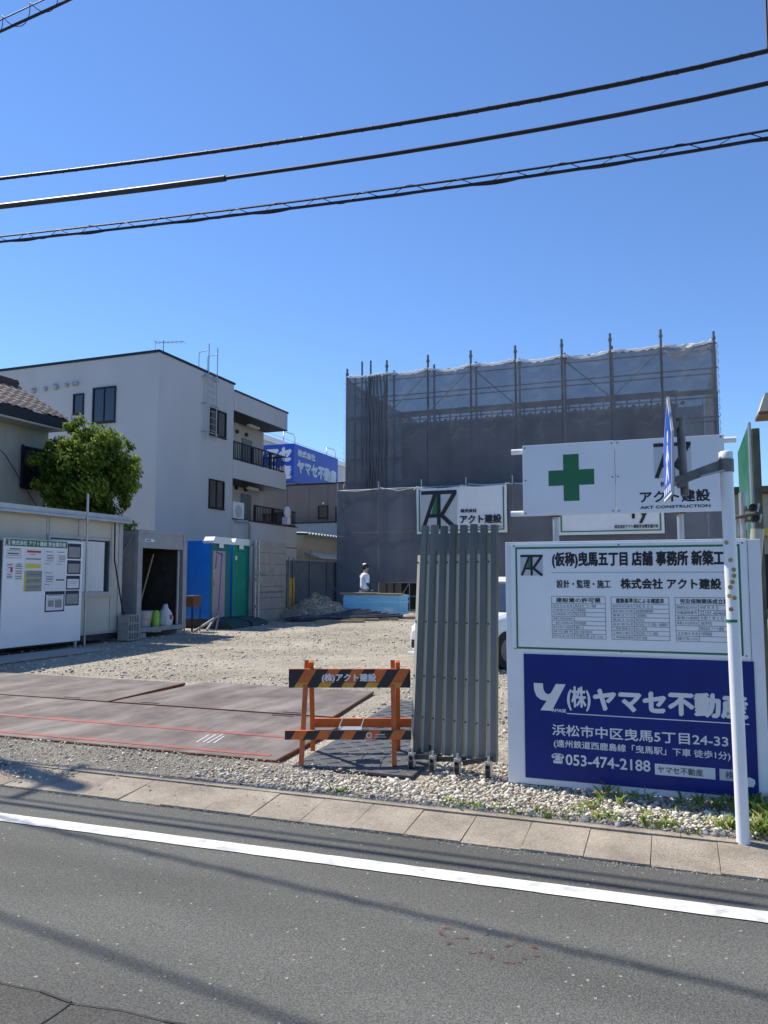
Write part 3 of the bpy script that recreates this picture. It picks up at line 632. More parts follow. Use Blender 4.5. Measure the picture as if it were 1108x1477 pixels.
t = thing('folding_gate', 'folded grey zinc accordion gate on castors, parked beside the site sign', 'gate', (-1.6, 6.0, 0))
for i in range(8):
    xt = -1.925 + i * .0862; xb = -2.01 + i * .0945; lean = xb - xt; w = .0862; dz = random.uniform(-.006, .006) - i * .002
    def Tg(x, y, z, xt=xt, lean=lean, i=i): return (xt + lean * (1 - z / 1.92) + x, 5.96 - .022 * i + y, z)
    mb = MB(); prof = [(0, 0), (.033, -.034), (.076, -.034), (.080, .0)]
    z0, z1 = .13, 1.92 + dz
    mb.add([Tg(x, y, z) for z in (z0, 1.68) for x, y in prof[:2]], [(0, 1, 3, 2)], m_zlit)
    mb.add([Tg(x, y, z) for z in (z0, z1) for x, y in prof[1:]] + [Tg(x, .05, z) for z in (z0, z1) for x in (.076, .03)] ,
           [(0, 1, 4, 3), (1, 2, 5, 4), (2, 6, 8, 5), (6, 7, 9, 8), (7, 0, 3, 9), (3, 4, 5, 8, 9), (0, 7, 6, 2, 1)], m_zinc)
    if i in (2, 3, 5, 6): mb.add([Tg(x, -.012, z) for z in (1.72, 1.85) for x in (-.012, .022)], [(0, 1, 3, 2)], m_zinc)
    pn = mb.build('panel', t)
    mb = MB()
    pass
    for z in (.40, .72, 1.15, 1.62): mb = MB(); mb.cyl(Tg(.018, -.012, z), Tg(.010, -.022, z), .007, m_darksteel, 8); mb.build('bolt', pn)
for i, (x, y) in enumerate(((-1.99, 5.98), (-1.93, 5.78), (-1.75, 5.74), (-1.55, 5.72), (-1.31, 5.70), (-1.85, 6.25), (-1.62, 6.3), (-1.40, 6.3))):
    c = thing('castor', None, None, (x - -1.6, y - 6.0, 0)); c.parent = t
    mb = MB(); mb.cyl((x, y, .135), (x, y, .15), .03, m_steel); mb.box(x - .022, x - .017, y - .03, y + .03, .05, .135, m_steel); mb.box(x + .017, x + .022, y - .03, y + .03, .05, .135, m_steel); mb.cyl((x, y, .12), (x, y, .185), .01, m_steel, 8); mb.build('fork', c)
    mb = MB(); mb.cyl((x - .015, y, .075), (x + .015, y, .075), .045, m_rubber, 18); mb.build('wheel', c)
mb = MB()
for i, (x0, x1, y) in enumerate(((-1.95, -1.72, 5.80), (-1.98, -1.8, 5.95), (-1.75, -1.5, 5.80), (-1.52, -1.28, 5.76))): mb.bar((x0, y, .11), (x1, y - .02, .14 + .03 * (i % 2)), .02, .035, m_darksteel)
mb.build('bottom_strut', t)

plates = [((-9.15, -3.03), (5.62, 7.50), 'front steel road plate with two painted red lines', -.38), ((-6.28, -3.30), (7.56, 9.42), 'rear steel road plate behind the barricade, right of the plate seam', -.3), ((-12.0, -6.33), (7.56, 9.25), 'rear steel road plate near the notice board, left of the plate seam', -.3)]
for (x0, x1), (y0, y1), lab, sk in plates:
    z = .035
    # right edge of the plates runs slightly askew
    q = [(x0, y0 - .05), (x1, y0), (x1 + sk * (y1 - y0) / 2 * .35, y1), (x0 + .05, y1)]
    if 'left' not in lab and y0 > 7: q = [(x0, y0), (x1 - .1, y0), (x1 - .36, y1), (x0 + .06, y1)]
    pr = thing('road_plate', lab, 'steel plate', ((x0 + x1) / 2, (y0 + y1) / 2, 0), 'steel road plates over the entrance')
    mb = MB(); mb.prism(q, (0, 0, z), XR, YR, .028, m_platex); mb.poly([(a + (.008 if i in (0, 3) else -.008), b + (.008 if i < 2 else -.008)) for i, (a, b) in enumerate(q)], (0, 0, z), XR, YR, m_plate, .002); mb.build('plate', pr)
    mb = MB()
    for x in ((x0 + .9, x1 - .9) if y0 < 7 else (x0 + .5, x1 - .6)): mb.box(x - .12, x + .12, (y1 - .09 if y0 < 7 else y0 + .05), (y1 - .05 if y0 < 7 else y0 + .09), z + .003, z + .006, m_rubber)
    mb.build('lifting_slot', pr)
    if y0 < 7:
        mb = MB()
        for ya, yb in ((5.72, 5.79), (6.41, 6.49)): mb.add([(x0 + .02, ya - .04, z + .005), (x1 - .12, ya, z + .005), (x1 - .12, yb, z + .005), (x0 + .02, yb - .04, z + .005)], [(0, 1, 2, 3)], m_red)
        mb.build('painted_line', pr)
        mb = MB()
        for k in range(4): mb.stroke((-4.02 + k * .055, 5.98 + .02 * (k % 2)), (-4.10 + k * .055, 6.30 + .03 * (k % 3)), .011, (0, 0, z), XR, YR, m_wink, .004)
        mb.build('chalk_mark', pr)
mats = [((-2.85, -1.86), (5.56, 7.0), 'dark checkered ground mat under the striped barricade'), ((-3.02, -1.90), (7.02, 8.9), 'dark checkered ground mat behind the barricade, beside the plates')]
for (x0, x1), (y0, y1), lab in mats:
    mb = MB(); mb.prism([(x0, y0), (x1, y0), (x1 - .05, y1), (x0 - .1, y1)], (0, 0, .03), XR, YR, .018, m_mat)
    ny = int((y1 - y0) / .11); nx = int((x1 - x0) / .11)
    for j in range(ny):
        for i in range(nx):
            cx_, cy_ = x0 + .06 + i * .11 - .03 * (j / ny), y0 + .055 + j * .11; s = 1 if (i + j) % 2 else -1; a, b, l = .035 * s, .035, .007
            mb.add([(cx_ - a - l, cy_ - b, .0305), (cx_ - a + l, cy_ - b, .0305), (cx_ + a + l, cy_ + b, .0305), (cx_ + a - l, cy_ + b, .0305), (cx_ - a, cy_ - b * .9, .036), (cx_ + a, cy_ + b * .9, .036)], [(0, 1, 4), (1, 2, 5, 4), (2, 3, 5), (3, 0, 4, 5)], m_mat)
    tag(mb.build('ground_mat'), lab, 'mat', 'dark ground mats')

# ================================================================== LEFT: SITE OFFICE, NOTICE BOARD, STORE, TOILETS
XO = -12.1
t = thing('site_office', 'beige prefabricated site office with a curtained window behind the notice board', 'site office', (-13.2, 11.8, 0))
mb = MB(); mb.box(-14.4, XO, 8.6, 14.78, .24, 2.85, m_shed); w_ = mb.build('wall', t)
mb = MB(); mb.box(-14.4, XO - .05, 8.65, 14.7, .1, .24, m_darksteel); mb.build('base_frame', t)
mb = MB(); mb.box(-14.55, XO + .13, 8.5, 14.92, 2.852, 2.90, m_shedtrim); mb.box(XO + .10, XO + .16, 8.5, 14.9, 2.80, 2.93, m_shedtrim); mb.cyl((XO + .19, 8.5, 2.79), (XO + .19, 14.85, 2.79), .04, m_shedtrim, 10)
mb.box(-14.55, XO + .13, 14.86, 14.92, 2.78, 2.90, m_shedtrim); mb.build('roof', t)
mb = MB()
for y in (10.95, 12.45, 12.52, 13.36, 14.42, 14.70): mb.box(XO + .001, XO + .012, y - .012, y + .012, .25, 2.78, m_shedtrim)
mb.box(XO + .001, XO + .02, 14.66, 14.79, .24, 2.78, m_shedtrim); mb.box(XO + .001, XO + .018, 8.6, 14.66, .245, .31, m_shedtrim); mb.build('panel_joint', w_)
wn = window(t, (XO, 12.45, 1.12), YR, ZU, 1.93, 1.27, .06, 1, m_shedtrim, m_glass, .05)
mb = MB(); vs = [(XO + .024 + .006 * math.sin(i * 1.9), 12.55 + i * .045, z) for i in range(37) for z in (1.19, 2.3)]
mb.add(vs, [(2 * i, 2 * i + 2, 2 * i + 3, 2 * i + 1) for i in range(36)], m_curt, True); mb.build('curtain', wn)
mb = MB(); mb.tube([(XO + .25, 13.36, .05), (XO + .25, 13.33, 3.32)], .024, m_steel, 12); tag(mb.build('scaffold_pole'), 'galvanised pole standing upright in front of the site office', 'pole')
mb = MB(); mb.tube([(XO + .14, 14.35, 2.78), (XO + .10, 14.42, 1.9), (XO + .2, 14.62, .75), (XO + .36, 14.72, .28)], .017, m_rubber, 8); tag(mb.build('hose'), 'thin black drain hose hanging down the site office corner', 'hose')
t = thing('concrete_block', 'pale hollow concrete block pile at the corner of the site office', 'block', (-11.9, 14.85, 0))
for zz in (.06, .255, .45):
    mb = MB(); x0, x1, y0, y1 = -12.02, -11.72, 14.62, 15.0
    mb.box(x0, x1, y0, y1, zz, zz + .02, m_conc); mb.box(x0, x1, y0, y1, zz + .17, zz + .19, m_conc)
    for k in range(5): yy = y0 + k * (y1 - y0 - .03) / 4; mb.box(x0, x1, yy, yy + .03, zz + .02, zz + .17, m_conc)
    mb.build('block', t)
mb = MB(); mb.box(-11.75, -10.9, 10.2, 12.9, .012, .05, m_conc); tag(mb.build('ground_slab', bevel=.006), 'low grey slab on the gravel in front of the notice board', 'slab')

XB = -11.75
t = thing('notice_board', 'white safety notice board with green heading and pinned papers', 'notice board', (XB, 12.1, 0))
mb = MB(); mb.box(XB - .03, XB, 11.04, 13.12, .18, 2.245, m_board); bd = mb.build('board', t, .003)
mb = MB(); mb.box(XB - .08, XB - .031, 11.0, 11.06, 0, 2.2, m_darksteel); mb.box(XB - .08, XB - .031, 13.0, 13.06, 0, 2.2, m_steel); mb.box(XB - .07, XB - .032, 11.06, 13.0, .2, .26, m_darksteel); mb.build('stand', t)
o = (XB, 0, 0)
mb = MB(); mb.rect(11.18, 12.66, 2.10, 2.235, o, YR, ZU, m_green, .002); emblem(mb, 11.06, 11.165, 2.10, 2.235, o, YR, ZU, off=.002)
put_text(mb, '株式会社 アクト建設 安全掲示板', (11.21, 12.62, 2.12, 2.215), o, YR, ZU, m_wink, .004, .004); mb.build('heading', bd)
def paper(a, b, c, d, mat=m_paper, rows=(), frame=None, hl=None, name='paper', nav=False):
    mb = MB(); mb.rect(a, b, c, d, o, YR, ZU, m_navy if nav else mat, .003)
    if nav: mb.rect(a + .03, b - .03, c + .03, d - .07, o, YR, ZU, mat, .004)
    if frame: mb.rect(a, a + .04, c, d, o, YR, ZU, frame, .0045)
    if hl: mb.rect(a + .04, b - .04, c + (d - c) * .1, c + (d - c) * .3, o, YR, ZU, hl, .0045)
    for (r0, r1, z, h, m) in rows: mb.rect(a + (b - a) * r0, a + (b - a) * r1, c + (d - c) * z, c + (d - c) * z + h, o, YR, ZU, m, .0052)
    mb.build(name, bd)
I = m_ink2
paper(11.10, 11.47, 1.86, 2.06, rows=[(.2, .9, .88, .022, I), (0, 1, .52, .006, I), (0, 1, .74, .006, I), (.1, .8, .42, .02, I), (0, 1, .05, .006, I), (0, 1, .3, .006, I), (0, .01, .05, .05, I), (.99, 1, .05, .05, I)])
paper(11.12, 11.27, 1.47, 1.78, rows=[(.1, .9, .85, .016, I), (.2, .7, .7, .012, I), (.6, .95, .42, .10, m_redp), (.1, .9, .1, .02, I), (.1, .8, .25, .012, I)])
paper(11.32, 11.50, 1.45, 1.78, rows=[(.2, .8, .9, .016, I), (.05, .95, .78, .02, I), (.05, .95, .66, .012, I), (.1, .95, .5, .016, m_redp), (.1, .95, .38, .016, m_redp), (.05, .9, .2, .012, I), (.1, .9, .08, .012, I)])
paper(11.53, 12.0, 1.645, 2.06, rows=[(.14, .9, .82, .042, m_redp), (.3, .6, .72, .014, m_redp), (.1, .9, .5, .022, I)], hl=m_yell)
paper(11.55, 12.0, 1.23, 1.635, m_cgrey, rows=[(.08, .98, .64, .012, m_yell), (.08, .98, .34, .012, m_yell), (.2, .9, .8, .01, I), (.2, .9, .5, .01, I), (.2, .9, .2, .01, I)], frame=m_yell)
lines = [(.2, .8, .88, .012, I), (.3, .9, .7, .014, I), (.3, .95, .62, .012, I), (.3, .9, .54, .016, I), (.25, .9, .44, .012, I), (.15, .6, .3, .012, I)]
paper(12.02, 12.32, 1.645, 2.06, rows=lines, frame=None); paper(12.335, 12.64, 1.645, 2.06, rows=lines); paper(12.02, 12.32, 1.24, 1.635, rows=lines)
paper(12.335, 12.64, 1.24, 1.635, rows=[(.12, .88, .5, .03, I)])
for a, b, c, d, m in ((12.67, 13.06, 1.89, 2.21, m_cgrey), (12.67, 13.06, 1.57, 1.86, m_cgrey), (12.66, 13.05, 1.25, 1.54, m_paper), (12.65, 13.04, .92, 1.23, m_cgrey)):
    paper(a, b, c, d, m, [(.15, .8, .4, .008, I), (.15, .85, .55, .008, I)] if m is m_paper else [], name='document_folder', nav=True)
paper(12.1, 12.63, .81, 1.225, m_paper, [(.15, .85, .78, .012, I), (.15, .85, .62, .006, I), (.15, .45, .25, .13, m_cgrey), (.5, .85, .2, .16, m_cgrey)], name='document_folder', nav=True)

XC = -12.0
t = thing('storage_container', 'grey open storage container full of tools beside the site office', 'container', (-13, 16.3, 0))
mb = MB(); y0, y1, z0, z1 = 15.25, 17.25, .2, 2.66
mb.box(-14.2, XC - .05, y0 + .03, y0 + .07, z0, z1 - .03, m_cont); mb.box(-14.2, XC - .05, y1 - .07, y1 - .03, z0, z1 - .03, m_cont); mb.box(-14.24, -14.2, y0 + .03, y1 - .03, z0, z1 - .03, m_cont); mb.build('side_panel', t)
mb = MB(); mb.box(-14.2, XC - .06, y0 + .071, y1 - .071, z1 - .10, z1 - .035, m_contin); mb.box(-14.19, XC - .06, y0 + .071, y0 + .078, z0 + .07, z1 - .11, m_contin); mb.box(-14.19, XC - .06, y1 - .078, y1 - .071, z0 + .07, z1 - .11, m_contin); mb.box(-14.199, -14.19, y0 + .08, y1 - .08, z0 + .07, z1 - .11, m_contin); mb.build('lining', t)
mb = MB()
for y in (y0, y1 - .17): mb.box(XC - .12, XC, y, y + .17, z0 - .04, z1, m_cont)
mb.box(XC - .1, XC - .01, y0 + .17, y1 - .17, z1 - .09, z1, m_cont); mb.box(XC - .10, XC - .02, y0 + .17, y1 - .17, 2.22, z1 - .09, m_cont); mb.box(XC - .10, XC, y0 + .17, y1 - .17, z0 - .02, z0 + .09, m_cont)
mb.bar((-13.0, y0 + .02, 1.4), (XC - .1, y0 + .02, 2.6), .06, .04, m_cont); mb.build('frame', t, .006)
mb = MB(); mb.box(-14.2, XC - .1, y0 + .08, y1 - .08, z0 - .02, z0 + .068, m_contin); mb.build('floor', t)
mb = MB(); mb.rect(15.52, 15.86, 2.38, 2.44, (XC - .02, 0, 0), YR, ZU, m_board, .003); mb.rect(15.54, 15.75, 2.395, 2.425, (XC - .02, 0, 0), YR, ZU, m_sblue, .005); mb.build('name_plate', t)
mb = MB(); mb.box(XC - .09, XC - .055, 16.93, 16.99, .3, 2.2, m_shedtrim); mb.build('door_rail', t)
for y in (15.4, 16.9): mb = MB(); mb.box(-12.5, XC - .02, y, y + .25, zg(16), .158, m_conc); mb.build('foot_block', t)
zf = .272
mb = MB(); mb.tube([(-12.55, 15.85, zf), (-12.45, 16.42, 2.1)], .02, m_wood, 8); tag(mb.build('broom_handle'), 'long wooden handle leaning inside the open container', 'tool handle')
t = thing('bucket', 'pale grey stacked bucket on the container floor', 'bucket', (-12.4, 15.95, zf))
mb = MB(); mb.tube([(-12.42, 15.98, zf), (-12.42, 15.98, zf + .4)], [.22, .27], m_shedtrim, 18, False); mb.add([(-12.42 + .22 * math.cos(k * .5236), 15.98 + .22 * math.sin(k * .5236), zf + .005) for k in range(12)], [tuple(range(12))], m_shedtrim); mb.build('bucket_body', t)
mb = MB(); mb.tube([(-12.42 + .275 * math.cos(k * .393), 15.98 + .275 * math.sin(k * .393), zf + .4) for k in range(17)], .012, m_steel, 6); mb.tube([(-12.42 + .272 * math.cos(k * .393), 15.98 + .272 * math.sin(k * .393), zf + .2) for k in range(17)], .008, m_steel, 6); mb.build('rim', t)
mb = MB(); mb.tube([(-12.3, 16.38, zf), (-12.3, 16.38, zf + .36), (-12.3, 16.38, zf + .40)], [.10, .10, .06], m_lime, 14); tag(mb.build('canister'), 'lime green plastic canister beside the grey bucket', 'canister')
def bag(name, x, y, z, r, h, mat, lab):
    mb = MB(); n = 12; vs = []; hs = [0, .12, .4, .65, .85, 1.0]; rs = [.9, 1.05, 1, .75, .4, .25]
    for a, b in zip(hs, rs):
        for k in range(n): q = r * b * random.uniform(.85, 1.12); vs.append((x + q * math.cos(k * 6.283 / n), y + q * math.sin(k * 6.283 / n) * .8, z + h * a + random.uniform(-.01, .01)))
    fs = [(i * n + k, i * n + (k + 1) % n, (i + 1) * n + (k + 1) % n, (i + 1) * n + k) for i in range(5) for k in range(n)] + [tuple(range(5 * n, 6 * n))]
    mb.add(vs, fs, mat, True); mb.box(x + r * .75, x + r * .98, y - .05, y + .05, z + h * .3, z + h * .5, m_redp); tag(mb.build(name), lab, 'bag')
bag('sack', -12.25, 16.70, zf, .2, .55, m_curt, 'white plastic sack with red print inside the container')
bag('sack', -12.8, 16.3, zf, .22, .45, m_brown, 'dark crumpled sack behind the lime canister')
t = thing('side_table', 'small brown box standing on thin legs beside the blue toilet', 'stand', (-11.95, 17.55, 0))
mb = MB(); mb.box(-12.2, -11.9, 17.42, 17.80, .72, 1.02, m_brown); mb.build('box', t, .01)
for x, y in ((-12.18, 17.44), (-11.92, 17.44), (-11.92, 17.78), (-12.18, 17.78)): mb = MB(); mb.box(x - .012, x + .012, y - .012, y + .012, zg(17.5), .72, m_darksteel); mb.build('leg', t)
for a, b in (((-11.9, 17.5, .08), (-11.8, 18.5, .45)), ((-11.85, 18.0, .08), (-12.0, 18.8, .5)), ((-11.75, 18.3, .07), (-11.9, 18.7, .55))):
    mb = MB(); mb.bar(a, b, .04, .06, m_conc); tag(mb.build('prop_timber'), 'short pale timber leaning in front of the blue toilet wall', 'timber', 'leaning timbers by the toilet')

def toilet(y0, y1, door, lab, mark, side):
    xf = -12.2; z0 = zg(19) + .26; z1 = 2.58
    t = thing('portable_toilet', lab, 'portable toilet', (-12.7, (y0 + y1) / 2, 0), 'portable toilets beside the container')
    mb = MB(); mb.box(-13.4, xf - .04, y0, y1, z0, z1 - .1, m_tblue)
    for x in (-13.25, -13.0, -12.75, -12.5): mb.box(x - .012, x + .012, y0 - .012, y0 - .001, z0 + .1, z1 - .2, m_tblue)
    mb.box(-13.4, -12.52, y0 - .02, y1, z1 - .099, z1 - .02, m_tblue); mb.build('body', t, .015)
    mb = MB(); mb.box(xf - .038, xf, y0 - .005, y0 + .06, z0, z1 - .12, side); mb.box(xf - .038, xf, y1 - .30, y1, z0, z1 - .12, side); mb.box(xf - .038, xf, y0 + .06, y1 - .30, z1 - .3, z1 - .12, side); mb.build('front_frame', t, .01)
    mb = MB(); mb.box(xf - .034, xf + .012, y0 + .065, y1 - .305, z0 + .03, z1 - .31, door); d = mb.build('door', t, .012)
    mb = MB()
    if mark:
        for k in range(5): mb.bar((xf + .016, y0 + .2 + k * .07, 2.22 - .012 * k), (xf + .016, y0 + .27 + k * .07, 2.21 - .012 * k), .006, .05, m_purple)
        for k in range(9): mb.bar((xf + .016, y0 + .50 - k * .015, 2.18 - k * .18), (xf + .016, y0 + .485 - k * .015, 2.0 - k * .18), .006, .05, m_purple, (0, 1, 0))
        for k in range(4): mb.bar((xf + .016, y0 + .22, 2.15 - k * .1), (xf + .016, y0 + .22 - k * .03, 2.05 - k * .1), .006, .04, m_purple, (0, 1, 0))
        mb.build('painted_mark', d)
        mb = MB(); mb.box(xf + .013, xf + .03, y0 + .09, y0 + .15, 1.25, 1.42, m_wood); mb.build('latch', d, .004)
    else:
        for k in range(6): y = y0 + .12 + k * .085; mb.box(xf + .0125, xf + .02, y - .012, y + .012, z0 + .15, z1 - .45, m_tgreen)
        mb.build('door_rib', d)
        mb = MB(); mb.box(xf + .013, xf + .03, y0 + .09, y0 + .17, 2.02, 2.14, m_troof); mb.build('latch', d, .004)
    mb = MB(); yc = (y0 + y1) / 2; prof = [(-.53, 0), (.53, 0), (.53, .08), (.44, .19), (-.44, .19), (-.53, .08)]
    mb.prism([(a * (y1 - y0) / 1.06, b) for a, b in prof], (xf + .05, yc, z1 - .11), YR, ZU, .34, m_troof); mb.box(xf + .05, xf + .06, yc - .22, yc + .02, z1 - .23, z1 - .1, m_troof); mb.build('roof', t, .02)
    mb = MB(); mb.prism([(0, 0), (.75, 0), (.66, .14), (.2, .25), (0, .25)], (xf - .02, y1, zg(19) + .005), XR, ZU, -(y1 - y0), m_tstep); mb.build('step', t, .01)
    mb = MB(); mb.box(-13.4, xf - .03, y0 + .02, y1 - .02, zg(19), z0 - .002, m_darksteel); mb.build('skid', t)
    return t
toilet(18.72, 19.72, m_tdoor, 'blue portable toilet with a purple mark on its pale door, nearest the container', True, m_tteal)
toilet(19.86, 20.78, m_tgreen, 'green doored portable toilet, between the purple marked one and the panel fence', False, m_tgreen)

t = thing('panel_fence', 'tall beige ribbed panel screen held by pipes beside the green toilet', 'screen', (-12, 21.7, 0))
mb = MB(); zb = zg(21)
for k in range(7): mb.box(-12.03, -11.99, 20.72, 22.8, zb + .06 + k * .355, zb + .06 + k * .355 + .347, m_form)
mb.box(-12.045, -12.031, 20.72, 22.8, zb + .06, zb + 2.53, m_darksteel); mb.box(-11.992, -11.984, 21.72, 21.76, zb + .06, zb + 2.5, m_form); mb.build('panel', t, .004)
mb = MB()
for y in (20.66, 20.86): mb = MB(); mb.tube([(-11.9, y, zb), (-11.9, y, zb + 2.55)], .024, m_steel, 8); mb.build('pipe', t)
for y in (22.85,): mb = MB(); mb.tube([(-11.9, y, zb), (-11.9, y, zb + 2.1)], .024, m_pipe, 8); mb.build('pipe', t)
mb = MB(); mb.tube([(-11.87, 20.5, zb + 1.55), (-11.87, 21.4, zb + 1.5)], .02, m_steel, 8); mb.build('pipe', t)
mb = MB()
for z in (.5, 1.3, 1.5, 2.3): mb.box(-11.93, -11.83, 20.62, 20.7, zb + z, zb + z + .08, m_steel)
for k in range(14): a = 20.95 + k * .12; mb.stroke((a, 1.02 + .012 * math.sin(k * 2.3)), (a + .06, 1.07 + .02 * math.sin(k * 1.3)), .02, (-11.988, 0, 0), YR, ZU, m_darksteel, .004); mb.stroke((a + .06, 1.07), (a + .08, 1.01), .016, (-11.988, 0, 0), YR, ZU, m_darksteel, .005)
mb.build('clamp', t)
mb = MB(); mb.box(-12.0, -11.92, 22.95, 23.3, zb, 1.5, m_yel); mb.box(-11.915, -11.9, 23.1, 23.13, zb, 1.55, m_darksteel); tag(mb.build('yellow_board', bevel=.005), 'narrow yellow board standing at the end of the panel screen', 'board')

t = thing('site_fence', 'grey sheet fence with dark posts along the far left boundary', 'fence', (-13, 27, 0)); zb = .16
mb = MB(); mb.box(-13.06, -13.02, 23.5, 31.0, zb, 2.12, m_fence)
for k in range(75): mb.box(-13.019, -13.005, 23.52 + k * .1, 23.56 + k * .1, zb, 2.1, m_fence)
mb.build('panel', t)
for y in (23.6, 25.2, 26.6, 28.2, 29.8): mb = MB(); mb.tube([(-12.95, y, zb), (-12.95, y, 2.16 + (.4 if y == 26.6 else .05))], .026, m_pipe, 8); mb.tube([(-12.95, y, 1.5), (-12.1, y + .1, zb)], .02, m_pipe, 6); mb.build('post', t)
mb = MB(); mb.tube([(-12.95, 23.5, 2.13), (-12.95, 31, 2.13)], .025, m_steel, 8); mb.tube([(-12.94, 23.5, .6), (-12.94, 31, .6)], .022, m_pipe, 8); mb.build('rail', t)

# ================================================================== MIDDLE GROUND
def heap():
    n, m = 26, 40; vs = []; fs = []; cx_, cy_ = -11.2, 23.45
    for i in range(n + 1):
        for k in range(m):
            r = i / n; a = k * 6.283 / m; rr = 1.42 * r * (1 + .12 * math.sin(a * 2 + 1) + .05 * math.sin(5 * a))
            h = .82 * (1 - r) ** .9 * (1 + .1 * math.sin(3 * a)) + (.06 * math.sin(a * 4 + i) if i else 0) * (1 - r)
            vs.append((cx_ + rr * math.cos(a), cy_ + rr * math.sin(a), .12 + max(0, h) + random.uniform(-.02, .02)))
    for i in range(n):
        for k in range(m): fs.append((i * m + k, (i + 1) * m + k, (i + 1) * m + (k + 1) % m, i * m + (k + 1) % m))
    mb = MB(); mb.add(vs, fs, m_heap, True); o = mb.build('gravel_heap'); tag(o, 'low heap of grey gravel at the back of the site beside the blue foam', 'gravel heap')
    P = []
    for _ in range(800):
        a = random.uniform(0, 6.283); r = math.sqrt(random.random()); rr = 1.42 * r * (1 + .12 * math.sin(a * 2 + 1)); P.append((cx_ + rr * math.cos(a), cy_ + rr * math.sin(a), .13 + .8 * (1 - r)))
    P = np.array(P); s = scatter('heap_stones', P - np.zeros(3), np.random.lognormal(-3.5, .4, len(P)).clip(.01, .08), np.random.beta(2, 2.2, len(P)) * .9, m_peb, 1)
    s.parent = o; s['kind'] = 'stuff'
heap()
t = thing('foam_stack', 'stack of light blue insulation foam sheets under wooden planks', 'foam stack', (-9.6, 24.7, .16))
mb = MB()
for k in range(7): e = random.uniform(-.02, .02); mb.box(-10.62 + e, -8.56 + e * 1.5, 24.4 + random.uniform(0, .02), 25.3, .26 + k * .093, .26 + k * .093 + .09, m_foam)
mb.build('foam_sheets', t, .004)
mb = MB(); mb.box(-10.72, -9.4, 24.38, 24.75, .915, .985, m_wood); mb.box(-9.38, -8.5, 24.36, 24.7, .915, .97, m_wood); mb.build('top_plank', t, .004)
for x in (-10.4, -9.6, -8.8): mb = MB(); mb.box(x - .05, x + .05, 24.35, 25.3, zg(24), .26, m_wood); mb.build('bearer', t)
t = thing('rebar_bundle', 'bundle of long dark steel bars lying on timbers before the foam stack', 'steel bars', (-9.6, 22.8, .12))
for k in range(26):
    x1 = -9.9 + (k % 13) * .145 + random.uniform(-.05, .05); y1 = 23.9 - (k % 13) * .02; lay = k // 13
    p0 = V((-11.25 + random.uniform(-.35, .35), 21.7 + (k % 13) * .03 + random.uniform(-.1, .1), zg(22) + .06 + lay * .05)); p1 = V((x1, y1, .40 + lay * .05 + random.uniform(-.02, .05) - .015 * (k % 13)))
    mid = p0.lerp(p1, .5) + V((random.uniform(-.03, .03), 0, random.uniform(-.03, .02)))
    mb = MB(); mb.tube([p0, mid, p1], .022, m_rebar, 6); mb.build('bar', t)
mb = MB()
for k in range(6): mb.bar((-8.9 + k * .06, 23.75, .38), (-8.8 + k * .05 + random.uniform(-.1, .1), 23.75, .44 + random.uniform(-.05, .05)), .05, .012, m_curt)
mb.build('white_tie', t)
for (a, b, lab) in (((-10.35, 21.7, .14), (-8.95, 22.25, .14), 'front squared timber under the dark steel bars'), ((-9.9, 22.7, .15), (-8.8, 23.05, .15), 'second squared timber under the dark steel bars'), ((-9.1, 23.3, .16), (-8.3, 23.5, .16), 'squared timber near the right end of the steel bars'), ((-8.35, 24.2, .17), (-7.5, 24.5, .17), 'rightmost squared timber lying beside the folding gate'), ((-10.9, 22.6, .2), (-10.2, 23.0, .24), 'short timber between the gravel heap and steel bars')):
    mb = MB(); mb.bar(a, b, .12, .10, m_wood); tag(mb.build('timber', bevel=.006), lab, 'timber', 'timbers under the steel bars')

